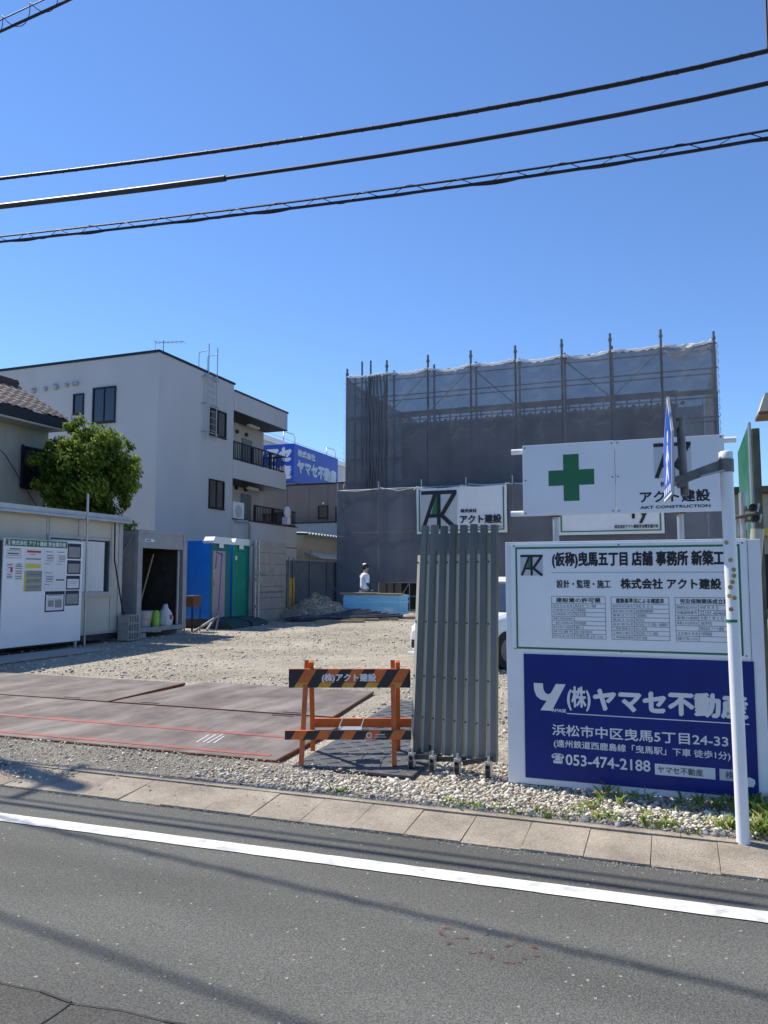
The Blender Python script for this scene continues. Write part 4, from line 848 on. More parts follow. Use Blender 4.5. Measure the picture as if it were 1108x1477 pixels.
# ---- worker: one skinned body, clothing and hair as children
def skin(name, pts, edges, mat, par, root=0, sub=2):
    me = bpy.data.meshes.new(name); org = V((0, 0, 0)); q = par
    while q is not None: org += q.location; q = q.parent
    me.from_pydata([tuple(V(p[0]) - org) for p in pts], edges, []); me.materials.append(mat)
    o = bpy.data.objects.new(name, me); C.objects.link(o); o.parent = par
    md = o.modifiers.new('skin', 'SKIN'); md.use_smooth_shade = True
    sv = me.skin_vertices[0].data
    for i, p in enumerate(pts):
        r = p[1]; sv[i].radius = (r, r) if not isinstance(r, tuple) else r; sv[i].use_root = (i == root)
    s = o.modifiers.new('sub', 'SUBSURF'); s.levels = s.render_levels = sub
    return o
def person():
    bx, by, bz = -10.24, 25.4, .15
    f = V((.80, .60, 0)).normalized(); s = V((f.y, -f.x, 0))       # facing, right-hand side
    def P(a, b, c): return V((bx, by, bz)) + f * a + s * b + V((0, 0, c))
    t = thing('person', 'worker in a white shirt and dark cap walking behind the blue foam stack', 'person', (bx, by, bz))
    pts = [(P(0, 0, .93), .135), (P(.02, 0, 1.12), .12), (P(.02, 0, 1.32), .145), (P(.02, 0, 1.46), .09), (P(.04, 0, 1.56), .055), (P(.06, 0, 1.66), .088), (P(.055, 0, 1.745), .082)]
    ed = [(0, 1), (1, 2), (2, 3), (3, 4), (4, 5), (5, 6)]
    def chain(start, lst):
        k = start
        for p, r in lst: pts.append((p, r)); ed.append((k, len(pts) - 1)); k = len(pts) - 1
        return k
    for sg in (-1, 1):
        sw = .10 * sg
        wr = chain(3, [(P(.01, sg * .18, 1.42), .065), (P(.02 + sw * .4, sg * .235, 1.14), .046), (P(.12 + sw, sg * .25, .90), .032), (P(.14 + sw, sg * .25, .84), (.036, .024))])
        for i, (d, l) in enumerate(((-.027, .07), (-.009, .082), (.010, .078), (.027, .062))):
            chain(wr, [(P(.145 + sw + d, sg * .25, .80), .011), (P(.15 + sw + d, sg * .245, .80 - l * .6), .009), (P(.145 + sw + d, sg * .235, .80 - l), .008)])
        chain(wr, [(P(.175 + sw, sg * .235, .825), .012), (P(.195 + sw, sg * .225, .79), .009)])
        st = .16 * sg
        chain(0, [(P(.01, sg * .095, .86), .10), (P(.05 + st * .5, sg * .10, .49), .065), (P(-.02 + st, sg * .10, .10), .042), (P(.0 + st, sg * .10, .045), .042), (P(.12 + st, sg * .11, .035), .035)])
    skin('body', pts, ed, m_skin, t)
    h = MB(); c = P(.06, 0, 1.70)
    for a, b, cc in ((.105, .018, -.012), ): h.sphere(tuple(P(.155, 0, 1.685)), .018, m_skin, 6)
    for sg in (-1, 1): h.sphere(tuple(P(.132, sg * .035, 1.705)), .012, m_black, 6)
    h.box(*[q for ab in zip(P(.13, -.025, 1.640), P(.145, .02, 1.648)) for q in ab], m_redp)
    for sg in (-1, 1): h.sphere(tuple(P(.05, sg * .088, 1.69)), .028, m_skin, 6, (.6, .5, 1))
    h.build('face', t)
    h = MB(); h.sphere(tuple(P(.03, 0, 1.72)), .105, m_black, 12, (1, .95, .95)); h.build('hair', t)
    h = MB(); n = 16
    vs = [P(.055 + .112 * math.cos(k * 6.283 / n), .105 * math.sin(k * 6.283 / n), 1.745) for k in range(n)] + [P(.055 + .10 * math.cos(k * 6.283 / n), .095 * math.sin(k * 6.283 / n), 1.81) for k in range(n)] + [P(.05 + .05 * math.cos(k * 6.283 / n), .05 * math.sin(k * 6.283 / n), 1.85) for k in range(n)]
    h.add(vs, [(i * n + k, i * n + (k + 1) % n, (i + 1) * n + (k + 1) % n, (i + 1) * n + k) for i in range(2) for k in range(n)] + [tuple(range(2 * n, 3 * n))], m_cap, True)
    vs = [P(.14, -.08, 1.752), P(.25, -.05, 1.742), P(.25, .05, 1.742), P(.14, .08, 1.752)]; h.add(vs + [v + V((0, 0, .012)) for v in vs], [(0, 3, 2, 1), (4, 5, 6, 7), (0, 1, 5, 4), (1, 2, 6, 5), (2, 3, 7, 6), (3, 0, 4, 7)], m_cap)
    h.sphere(tuple(P(.02, 0, 1.81)), .085, m_board, 10, (1, 1, .6)); h.build('cap', t)
    sp = [(P(0, 0, .88), (.21, .17)), (P(.01, 0, 1.08), (.20, .17)), (P(.02, 0, 1.30), (.215, .18)), (P(.02, 0, 1.44), (.15, .125)), (P(.03, 0, 1.50), .08)]; se = [(0, 1), (1, 2), (2, 3), (3, 4)]
    for sg in (-1, 1):
        k = 3
        for p, r in ((P(.01, sg * .185, 1.42), .10), (P(.02, sg * .225, 1.26), .092), (P(.02 + .03 * sg, sg * .245, 1.15), .088)): sp.append((p, r)); se.append((k, len(sp) - 1)); k = len(sp) - 1
    skin('shirt', sp, se, m_shirt, t)
    for sg in (-1, 1):
        sw = .10 * sg
        skin('sleeve', [(P(.03, sg * .235, 1.17), .056), (P(.02 + sw * .4, sg * .237, 1.13), .055), (P(.115 + sw, sg * .25, .91), .040)], [(0, 1), (1, 2)], m_cap, t)
        skin('glove', [(P(.125 + sw, sg * .25, .89), .042), (P(.145 + sw, sg * .25, .80), (.046, .03))], [(0, 1)], m_glove, t, 0, 1)
    tp = [(P(0, 0, .93), (.165, .13))]; te = []
    for sg in (-1, 1):
        st = .16 * sg; k = 0
        for p, r in ((P(.01, sg * .095, .82), .115), (P(.05 + st * .5, sg * .10, .49), .085), (P(-.02 + st, sg * .10, .10), .07)): tp.append((p, r)); te.append((k, len(tp) - 1)); k = len(tp) - 1
    skin('trousers', tp, te, m_trous, t)
    for sg in (-1, 1): st = .16 * sg; skin('shoe', [(P(-.05 + st, sg * .10, .045), .05), (P(.14 + st, sg * .11, .04), .042)], [(0, 1)], m_rubber, t, 0, 1)
person()

# ---- two white cars, mostly hidden behind the gate
def car(lab, loc, rz):
    t = thing('parked_car', lab, 'car', loc, 'white cars parked behind the folding gate'); T = rotz(rz, loc)
    st = [(0, .34, .62, .62), (.10, .22, .70, .76), (.55, .18, .84, .83), (1.15, .18, .93, .845), (2.6, .18, .95, .85), (3.6, .20, .95, .83), (4.05, .25, .90, .78), (4.15, .36, .78, .70)]
    vs = []; fs = []
    for x, zb, zt, w in st:
        for y, z in ((-w, zb + .1), (-w * 1.0, (zb + zt) / 2), (-w * .97, zt - .06), (-w * .86, zt), (w * .86, zt), (w * .97, zt - .06), (w, (zb + zt) / 2), (w, zb + .1), (w * .92, zb), (-w * .92, zb)): vs.append((x, y, z))
    n = 10
    for i in range(len(st) - 1):
        for k in range(n): fs.append((i * n + k, i * n + (k + 1) % n, (i + 1) * n + (k + 1) % n, (i + 1) * n + k))
    fs += [tuple(reversed(range(n))), tuple(range((len(st) - 1) * n, len(st) * n))]
    mb = MB(T); mb.add([(a, -b, c) for a, b, c in vs], fs, m_car, False); body = mb.build('body', t, .03)
    g = [(1.0, .90, .74), (1.75, 1.40, .60), (2.2, 1.47, .58), (3.1, 1.44, .58), (3.85, .93, .70)]
    mb = MB(T); vs = []
    for x, z, w in g: vs += [(x, -w, z), (x, w, z), (x, w + .06, .90), (x, -w - .06, .90)]
    mb.add(vs, [q for i in range(4) for q in ((4 * i, 4 * i + 1, 4 * i + 5, 4 * i + 4), (4 * i + 1, 4 * i + 2, 4 * i + 6, 4 * i + 5), (4 * i + 3, 4 * i, 4 * i + 4, 4 * i + 7))], m_glass); mb.build('window', t)
    mb = MB(T); vs = [];
    for x, z, w in g[1:4]: vs += [(x, -w - .01, z + .005), (x, w + .01, z + .005), (x, w + .01, z + .045), (x, -w - .01, z + .045)]
    mb.add(vs, [(0, 1, 2, 3), (8, 11, 10, 9)] + [(4 * i + a, 4 * i + 4 + a, 4 * i + 4 + (a + 1) % 4, 4 * i + (a + 1) % 4) for i in range(2) for a in range(4)], m_car)
    for sg in (-1, 1):
        mb.bar((1.0, sg * .78, .9), (1.75, sg * .62, 1.42), .07, .05, m_car); mb.bar((2.5, sg * .70, .92), (2.5, sg * .6, 1.45), .08, .05, m_car); mb.bar((3.85, sg * .74, .92), (3.1, sg * .6, 1.46), .1, .05, m_car)
    mb.build('roof', t, .012)
    for sg in (-1, 1):
        mb = MB(T); mb.add([(.02, sg * .40, .60), (.10, sg * .72, .62), (.42, sg * .83, .80), (.36, sg * .62, .80), (.06, sg * .45, .70)], [(0, 1, 2, 3, 4) if sg > 0 else (4, 3, 2, 1, 0)], m_lens); mb.bar((.05, sg * .45, .65), (.38, sg * .79, .76), .06, .10, m_lens); mb.build('headlight', t)
        mb = MB(T); mb.box(-.005, .06, sg * .44, sg * .62, .30, .44, m_carblk); mb.build('fog_recess', t)
        mb = MB(T); mb.sphere((1.25, sg * .96, .98), .10, m_car, 10, (.7, 1.1, .8)); mb.build('mirror', t)
        for x in (.80, 3.35):
            w = MB(T); w.cyl((x, sg * .64, .31), (x, sg * .85, .31), .31, m_rubber, 22); wo = w.build('wheel', t, .02); w = MB(T); w.cyl((x, sg * .66, .31), (x, sg * .857, .31), .19, m_rpole, 16); w.build('rim', wo)
    mb = MB(T); mb.box(-.008, .04, -.42, .42, .28, .42, m_carblk); mb.box(-.004, .03, -.36, .36, .55, .62, m_carblk); mb.build('grille', t)
    mb = MB(T); mb.box(-.05, .10, -.66, .66, .19, .235, m_car); mb.build('bumper_lip', t, .01)
    return t
car('white car whose front corner shows left of the folding gate', (-3.70, 12.42, .0), 62)
car('white car seen through the gap between folding gate and site sign', (-5.3, 18.4, zg(18)), 4)

# ================================================================== SCAFFOLDED BUILDING
XS = [-12.85 + 1.8125 * k for k in range(9)]
t = thing('unfinished_building', 'dark flat roofed building standing inside the grey scaffold netting', 'building', (-5.4, 35, 0)); zb = .1
mb = MB(); mb.box(-10.9, .3, 31.3, 39.4, zb, 8.05, m_site); mb.build('wall', t)
mb = MB(); mb.box(-11.0, .4, 31.2, 31.32, 8.05, 8.16, m_plank); mb.box(-11.0, .4, 31.2, 31.28, 8.62, 8.68, m_pipe)
for k in range(26): mb.box(-10.95 + k * .45, -10.9 + k * .45, 31.2, 31.28, 8.16, 8.62, m_pipe); mb.sphere((-10.7 + k * .45, 31.3, 8.2), .09, m_pipe, 6)
mb.build('parapet_rail', t)
mb = MB(); mb.box(-10.2, -9.5, 31.25, 31.31, zb, 2.6, m_conc); mb.build('column', t)
t = thing('scaffold', 'pipe scaffold wrapped in grey mesh netting around the unfinished building', 'scaffold', (-5.4, 29.8, 0))
for i, x in enumerate(XS):
    for y, top in ((29.86, 10.68 + random.uniform(-.05, .1) - (.3 if i in (0, 8) else 0)), (30.75, 10.5 + random.uniform(-.1, .05) - (.25 if i in (0, 8) else 0))):
        mb = MB(); mb.cyl((x, y, .16), (x, y, top), .05, m_pipe, 8); mb.cyl((x, y, top - .28), (x, y, top - .2), .075, m_pipe, 8); mb.build('upright', t)
    mb = MB(); mb.cyl((x, 28.9, .16), (x, 28.9, 5.38), .03, m_steel if i < 8 else m_pipe, 8); mb.build('upright', t)
for x in (-12.3, -11.9):
    mb = MB(); mb.cyl((x, 30.2, 4.9), (x, 30.2, 10.8), .045, m_pipe, 8); mb.build('upright', t)
for z in (10.02, 9.1, 8.2, 7.3, 6.4, 5.5, 4.6, 2.8, 1.32):
    for y in (29.9, 30.72): mb = MB(); mb.cyl((XS[0], y, z), (XS[-1] + .1, y, z), .028, m_pipe, 6); mb.build('rail', t)
for z in (8.3, 6.5, 4.75, 2.9):
    for i in range(8):
        mb = MB(); mb.box(XS[i] + .04, XS[i + 1] - .04, 29.98, 30.65, z, z + .045, m_plank); mb.build('deck', t)
for i, (a, b) in enumerate(((0, 1), (2, 1), (3, 2), (3, 4), (5, 6), (7, 6))):
    mb = MB(); mb.cyl((XS[a], 29.95, 10.0), (XS[b], 29.95, 8.3), .022, m_pipe, 6); mb.build('brace', t)
for z in (1.3, 3.3, 5.06):
    mb = MB(); mb.cyl((XS[0], 28.92, z), (XS[-1], 28.92, z), .026, m_steel, 6); mb.build('rail', t)
for a, b in (((-9.9, 1.3), (-10.6, .2)), ((-9.9, 1.3), (-9.9, .2)), ((-9.0, 1.3), (-9.0, .2)), ((-10.9, .75), (-8, .75))):
    mb = MB(); mb.cyl((a[0], 29.4, a[1]), (b[0], 29.4, b[1]), .024, m_steel, 6); mb.build('brace', t)
def sheet(x0, x1, y, z0, z1, mat, nx=8, nz=14, amp=.03, topw=.04, name='mesh_sheet', side=None, seed=0):
    rnd = random.Random(seed); ph = [rnd.uniform(0, 6.28) for _ in range(4)]; vs = []
    for j in range(nz + 1):
        for i in range(nx + 1):
            a, b = i / nx, j / nz; w = math.sin(math.pi * a)
            d = amp * (math.sin(a * 7 + ph[0] + b * 3) * .6 + math.sin(b * 11 + ph[1]) * .4 * w + .5 * math.sin(a * 19 + ph[2])) * (.3 + w)
            zz = z0 + (z1 - z0) * b - (topw * w * b if b > .5 else 0)
            if side is None: vs.append((x0 + (x1 - x0) * a, y + d, zz))
            else: vs.append((side + d, x0 + (x1 - x0) * a, zz))
    fs = [(j * (nx + 1) + i, j * (nx + 1) + i + 1, (j + 1) * (nx + 1) + i + 1, (j + 1) * (nx + 1) + i) for j in range(nz) for i in range(nx)]
    mb = MB(); mb.add(vs, fs, mat, True); return mb.build(name, t)
for i in range(8):
    sheet(XS[i] + .015, XS[i + 1] - .015, 29.78, 4.9, 10.06 + (.02 if i % 2 else -.02), m_sheet, amp=.055, topw=.05 + .04 * (i % 3), seed=i)
    if i == 1: z0 = 1.31
    else: z0 = .95 if i > 2 else (1.31 if i == 2 else .35)
    sheet(XS[i] + .015, XS[i + 1] - .015, 28.83, z0, 5.05, m_sheetd, amp=.03, topw=.03, seed=20 + i)
    mb = MB(); pts = []
    for k in range(13):
        a = k / 12; pts.append((XS[i] + .06 + (XS[i + 1] - XS[i] - .12) * a, 29.74 + .02 * math.sin(k * 1.9 + i), 10.06 - .06 * math.sin(math.pi * a) * (1 + (i % 3) * .7) + .02 * math.sin(k * 2.7 + i)))
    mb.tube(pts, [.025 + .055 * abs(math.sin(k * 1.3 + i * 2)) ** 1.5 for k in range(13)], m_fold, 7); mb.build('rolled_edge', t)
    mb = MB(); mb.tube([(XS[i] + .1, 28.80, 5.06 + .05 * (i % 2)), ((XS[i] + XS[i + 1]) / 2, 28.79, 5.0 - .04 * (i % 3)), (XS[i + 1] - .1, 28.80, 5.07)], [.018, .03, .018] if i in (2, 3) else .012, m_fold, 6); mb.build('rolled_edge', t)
for k, (y0, y1) in enumerate(((29.85, 31.65), (31.65, 33.45), (33.45, 35.25), (35.25, 37.05), (37.05, 38.85), (38.85, 40.65))):
    sheet(y0, y1, 0, .4, 10.05, m_sheetd if k else m_sheet, side=XS[0] - .06, seed=50 + k); sheet(y0, y1, 0, .4, 10.05, m_sheetd if k else m_sheet, side=XS[-1] + .08, seed=60 + k)
for i in range(8): sheet(XS[i], XS[i + 1], 40.8, .4, 10.05, m_sheet, seed=80 + i)
for x in XS[::1]: mb = MB(); mb.cyl((x, 40.7, .16), (x, 40.7, 10.3), .03, m_pipe, 6); mb.build('upright', t)
# folded netting bunched at the left corner and a crumpled piece at the right corner
mb = MB()
for k in range(7): mb.tube([(-11.95 + .14 * k + .04 * math.sin(j * 1.7 + k), 29.70 + .03 * math.sin(j + k), 10 - j * .56) for j in range(10)], [.03 + .025 * math.sin(j * .8 + k) ** 2 for j in range(10)], m_sheetd, 6)
mb.build('bunched_netting', t)
vs = []; n = 12
for j in range(n + 1):
    for i in range(n + 1):
        a, b = i / n, j / n; vs.append((-.02 + 1.45 * a + .05 * math.sin(9 * b), 29.68 + .07 * math.sin(9 * a + 6 * b) + .03 * random.uniform(-1, 1), 9.98 - .62 * b * (1 - .55 * abs(a - .5) * 2) - .05 * math.sin(8 * a)))
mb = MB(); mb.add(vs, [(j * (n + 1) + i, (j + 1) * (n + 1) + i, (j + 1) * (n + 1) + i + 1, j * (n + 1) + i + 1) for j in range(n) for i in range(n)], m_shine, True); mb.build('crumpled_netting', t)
mb = MB()
for k in range(34): mb.tube([(XS[0] - .08 + .03 * math.sin(k), 29.75, .5 + k * .28), (XS[0] - .10, 29.72, .6 + k * .28), (XS[0] - .06, 29.75, .72 + k * .28)], .012, m_fold, 5); mb.tube([(XS[-1] + .10, 29.75, .5 + k * .28), (XS[-1] + .13, 29.72, .6 + k * .28), (XS[-1] + .10, 29.75, .72 + k * .28)], .014, m_steel, 5)
mb.build('lacing', t)

def banner(x0, x1, z0, z1, lab, seed):
    b = thing('banner', lab, 'banner', ((x0 + x1) / 2, 28.7, z0)); rnd = random.Random(seed); vs = []; nx, nz = 16, 8
    for j in range(nz + 1):
        for i in range(nx + 1):
            a, c = i / nx, j / nz; vs.append((x0 + (x1 - x0) * a, 28.7 + .022 * math.sin((a * 2 + c) * 4 + seed), z0 + (z1 - z0) * c - (.05 * math.sin(math.pi * ((a * 2) % 1)) if j == nz else 0)))
    mb = MB(); mb.add(vs, [(j * (nx + 1) + i, j * (nx + 1) + i + 1, (j + 1) * (nx + 1) + i + 1, (j + 1) * (nx + 1) + i) for j in range(nz) for i in range(nx)], m_board, True); c = mb.build('cloth', b)
    mb = MB(); oo = (0, 28.67, 0)
    for q in ((x0 + .10, x0 + .15, z0 + .1, z1 - .08), (x1 - .15, x1 - .10, z0 + .1, z1 - .08), (x0 + .15, x1 - .15, z0 + .1, z0 + .14)): mb.rect(*q, oo, XR, ZU, m_green, .004)
    return b, c, mb, oo
b, c, mb, oo = banner(-9.36, -5.78, 3.2, 5.02, 'white banner with the large black emblem tied to the scaffold above the folding gate', 1)
emblem(mb, -9.16, -7.72, 3.38, 4.88, oo, XR, ZU, off=.008)
put_text(mb, '株式会社', (-7.58, -6.93, 3.98, 4.13), oo, XR, ZU, m_black, .008, .008); put_text(mb, 'アクト建設', (-7.6, -5.98, 3.55, 3.90), oo, XR, ZU, m_black, .015, .008); put_text(mb, 'AKT CONSTRUCTION', (-7.5, -6.0, 3.38, 3.46), oo, XR, ZU, m_black, .003, .008); mb.build('lettering', c)
mb = MB()
for x in (-9.36, -7.57, -5.80): mb.tube([(x - .12, 28.72, 4.95), (x, 28.68, 5.06), (x + .25, 28.72, 5.02)], .02, m_fold, 6)
mb.build('tie', b)
b, c, mb, oo = banner(-3.9, -.22, 3.05, 4.85, 'white banner on the scaffold, mostly hidden behind the green cross board', 2)
put_text(mb, 'ry', (-1.30, -.72, 3.42, 3.96), oo, XR, ZU, m_black, .02, .008); put_text(mb, '株式会社アクト建設安全衛生協力会', (-1.9, -.42, 3.25, 3.38), oo, XR, ZU, m_black, .004, .008); mb.build('lettering', c)

# ================================================================== BUILDINGS BEHIND
YA, XA = 22.07, -16.7
t = thing('apartment_building', 'pale three storey apartment block with dark balcony railings, behind the toilets', 'building', (-20, 27, 0))
mb = MB(); mb.box(-29, XA, YA, 27.04, 0, 9.42, m_apt); mb.box(-29, -17.95, 27.04, 31.75, 0, 9.2, m_wallin); mb.build('wall', t, .02)
mb = MB(); mb.box(-29.05, XA + .04, YA - .04, 27.08, 9.421, 9.5, m_trim); mb.build('roof_edge', t)
mb = MB()
mb.box(-17.94, XA, 27.045, 31.75, 8.36, 9.16, m_apt); mb.box(-17.95, XA + .04, 27.09, 31.79, 9.161, 9.23, m_trim); mb.box(-17.9, XA + .012, 27.05, 31.76, 8.335, 8.362, m_trim); mb.build('canopy', t)
def balcony(zs, y1, zp, zr, solid):
    mb = MB(); mb.box(-17.94, XA - .14, 27.045, y1 - .14, zs, zs + .2, m_apt); mb.box(XA - .135, XA, 27.045, y1, zs, zp, m_apt); mb.box(-17.94, XA - .137, y1 - .135, y1, zs, zp, m_apt)
    if solid: mb.box(-17.94, XA - .001, 27.045, y1 - .001, 0, zs - .001, m_apt)
    mb.box(-17.9, XA + .012, 27.05, y1 + .01, zs - .03, zs - .0015, m_trim); bo = mb.build('balcony', t)
    mb = MB(); y0 = 27.06 if not solid else 28.9
    mb.box(XA - .09, XA - .04, y0, y1 - .04, zr - .06, zr, m_trim); mb.box(XA - .09, XA - .04, y0, y1 - .04, zp + .06, zp + .1, m_trim); n = int((y1 - y0) / .135)
    for k in range(n + 1): y = y0 + .03 + k * (y1 - y0 - .1) / n; q = .035 if k % 12 == 0 else .014; mb.box(XA - .065 - q, XA - .065 + q, y - q, y + q, zp, zr - .06, m_trim)
    mb.box(-17.9, XA - .09, y1 - .09, y1 - .04, zr - .06, zr, m_trim); mb.box(-17.9, XA - .09, y1 - .09, y1 - .04, zp + .06, zp + .1, m_trim)
    for k in range(8): x = -17.85 + k * .135; mb.box(x - .014, x + .014, y1 - .08, y1 - .05, zp, zr - .06, m_trim)
    mb.build('railing', bo)
balcony(5.55, 31.65, 6.32, 7.12, False); balcony(2.9, 32.8, 3.86, 4.62, True)
mb = MB(); mb.box(-17.9, XA + .03, 27.05, 32.83, 3.861, 3.91, m_trim); mb.build('parapet_cap', t)
for z in (6.0, 3.5):
    mb = MB(); mb.box(-17.949, -17.90, 29.75, 30.6, z - .3, z + 1.75, m_door); mb.build('door', t)
    mb = MB(); mb.box(-17.949, -17.87, 28.0, 28.5, z + .5, z + 1.5, m_board); mb.build('meter_box', t)
    mb = MB(); mb.box(-17.948, -17.9, 27.1, 27.6, z - .3, z + 1.6, m_door); mb.build('shutter', t)
    mb = MB(); mb.box(-17.6, -17.45, 29.6, 30.5, z + 2.23 if z > 5 else 5.40, z + 2.33 if z > 5 else 5.517, m_board); mb.build('ceiling_lamp', t)
    for y in (28.1, 29.2, 30.0): mb = MB(); mb.cyl((-17.949, y + .1, z + 1.95), (-17.86, y + .1, z + 1.95), .09, m_darksteel, 10); mb.build('vent', t)
mb = MB(); mb.box(-17.3, -16.95, 27.5, 28.4, 3.9, 4.65, m_board); mb.cyl((-16.952, 27.95, 4.27), (-16.94, 27.95, 4.27), .26, m_lgrey, 16); tag(mb.build('air_conditioner', bevel=.02), 'white air conditioner unit on the lower balcony of the apartment block', 'air conditioner')
mb = MB(); mb.tube([(-16.62, 27.2, 3.8), (-16.5, 27.9, 3.82), (-16.5, 28.1, 3.7), (-16.5, 28.1, 1.0)], .055, m_shedtrim, 8); mb.build('drain_pipe', t)
t2 = thing('satellite_dish', 'small white satellite dish on the lower balcony end of the apartment block', 'dish', (-16.5, 31.5, 4))
mb = MB(); mb.sphere((-16.45, 31.35, 4.45), .30, m_board, 12, (.35, 1, 1)); mb.build('dish', t2); mb = MB(); mb.box(-16.6, -16.35, 31.15, 31.5, 3.92, 4.25, m_board); mb.build('base', t2)
oA = (0, YA, 0)
window(t, (-19.53, YA, 7.06), XR, ZU, 1.02, 1.30, .05, 1); window(t, (-20.42, YA, 7.45), XR, ZU, .48, .76, .04, 0)
window(t, (XA, 25.3, 7.06), YR, ZU, 1.14, 1.05, .05, 1); window(t, (XA, 25.3, 4.2), YR, ZU, 1.08, 1.12, .05, 1)
for x, z, r in ((-22.3, 8.50, .10), (-21.75, 8.52, .085), (-21.25, 8.56, .115), (-20.75, 8.58, .085), (-20.42, 8.60, .07), (-20.28, 8.60, .08)): mb = MB(); mb.sphere((x, YA - .05, z), r, m_steel, 8, (1, 1.1, 1)); mb.build('vent', t)
mb = MB()
for y in (24.86, 25.46): mb.tube([(XA + .2, y, 6.75), (XA + .2, y, 10.5)], .022, m_steel, 6); mb.tube([(XA + .2, y, 9.2), (XA - .25, y, 9.55), (XA - .25, y, 10.2), (XA + .2, y, 10.25)], .018, m_steel, 6)
for k in range(11): mb.tube([(XA + .2, 24.86, 6.9 + k * .25), (XA + .2, 25.46, 6.9 + k * .25)], .014, m_steel, 6)
for z in (7.05, 8.15, 9.2):
    for y in (24.7, 25.6): mb.bar((XA, y, z), (XA + .2, y, z), .03, .03, m_steel)
    mb.bar((XA + .2, 24.7, z), (XA + .2, 25.6, z), .03, .03, m_steel)
mb.build('ladder', t)
mb = MB(); mb.tube([(-17.6, 23.5, 9.4), (-17.6, 23.5, 10.35)], .02, m_steel, 6); mb.tube([(-17.95, 23.5, 10.3), (-16.9, 23.8, 10.32)], .014, m_steel, 6)
for k in range(7): mb.tube([(-17.9 + k * .16, 23.3 + k * .05, 10.31), (-17.9 + k * .16, 23.7 + k * .05, 10.31)], .008, m_steel, 5)
mb.tube([(-18.0, 23.5, 9.4), (-17.95, 23.5, 10.4)], .01, m_steel, 5); tag(mb.build('roof_antenna'), 'thin television antenna standing on the apartment roof', 'antenna')

t = thing('tiled_house', 'old house with dark tiled roof and beige wall behind the site office', 'house', (-18, 13, 0))
mb = MB(); mb.box(-19.3, -16.5, 7, 16.9, 0, 5.8, m_hwall); mb.prism([(-19.6, 5.45), (-16.5, 5.45), (-18.05, 6.9)], (0, 16.95, 0), (-1, 0, 0), ZU, .1, m_hwall) if False else None
mb.add([(-19.3, 16.89, 5.79), (-16.5, 16.89, 5.79), (-17.9, 16.89, 6.95)], [(0, 2, 1)], m_hwall)
for k in range(21): mb.box(-16.499, -16.488, 7.2 + k * .455, 7.22 + k * .455, .2, 5.4, m_hwall)
mb.build('wall', t)
vs = []; ny, nz_ = 210, 22
for side in (1, -1):
    vs = []
    for j in range(nz_ + 1):
        for i in range(ny + 1):
            y = 6.6 + 10.4 * i / ny; s = j / nz_; x = -17.9 + side * 2.02 * s; z = 7.12 - 1.18 * s + .035 * abs(math.sin(y * 11.5)) + .03 * ((s * 9) % 1)
            vs.append((x, y, z))
    mb = MB(); mb.add(vs, [(j * (ny + 1) + i, (j + 1) * (ny + 1) + i, (j + 1) * (ny + 1) + i + 1, j * (ny + 1) + i + 1) if side > 0 else (j * (ny + 1) + i, j * (ny + 1) + i + 1, (j + 1) * (ny + 1) + i + 1, (j + 1) * (ny + 1) + i) for j in range(nz_) for i in range(ny)], m_tile, False)
    if side > 0:
        mb.box(-18.05, -17.75, 6.8, 16.95, 7.08, 7.24, m_tile); mb.sphere((-17.9, 16.97, 7.18), .12, m_tile, 8)
        mb.add([(-17.9, 17.02, 7.1), (-15.9, 17.02, 5.92), (-15.9, 17.02, 5.72), (-17.9, 17.02, 6.9), (-17.9, 16.8, 6.9), (-15.9, 16.8, 5.72)], [(0, 3, 2, 1), (3, 4, 5, 2)], m_trim); mb.box(-16.06, -15.89, 6.6, 16.95, 5.66, 5.93, m_trim)
    mb.build('roof', t)
mb = MB(); mb.box(-16.49, -15.9, 6.9, 16.9, 5.60, 5.65, m_hwall); mb.build('soffit', t)
wn = window(t, (-16.5, 15.95, 4.0), YR, ZU, 1.1, 1.08, .06, 1, m_trim, m_glass, .08)
mb = MB(); mb.box(-16.44, -16.38, 15.9, 16.89, 3.9, 3.96, m_trim); mb.box(-16.44, -16.38, 15.9, 15.93, 3.96, 5.1, m_trim); mb.build('window_grille', t)
mb = MB(); mb.tube([(-16.3, 13, 6.2), (-16.35, 15.3, 4.7), (-16.3, 16.5, 3.3)], .012, m_rubber, 5); mb.build('service_cable', t)

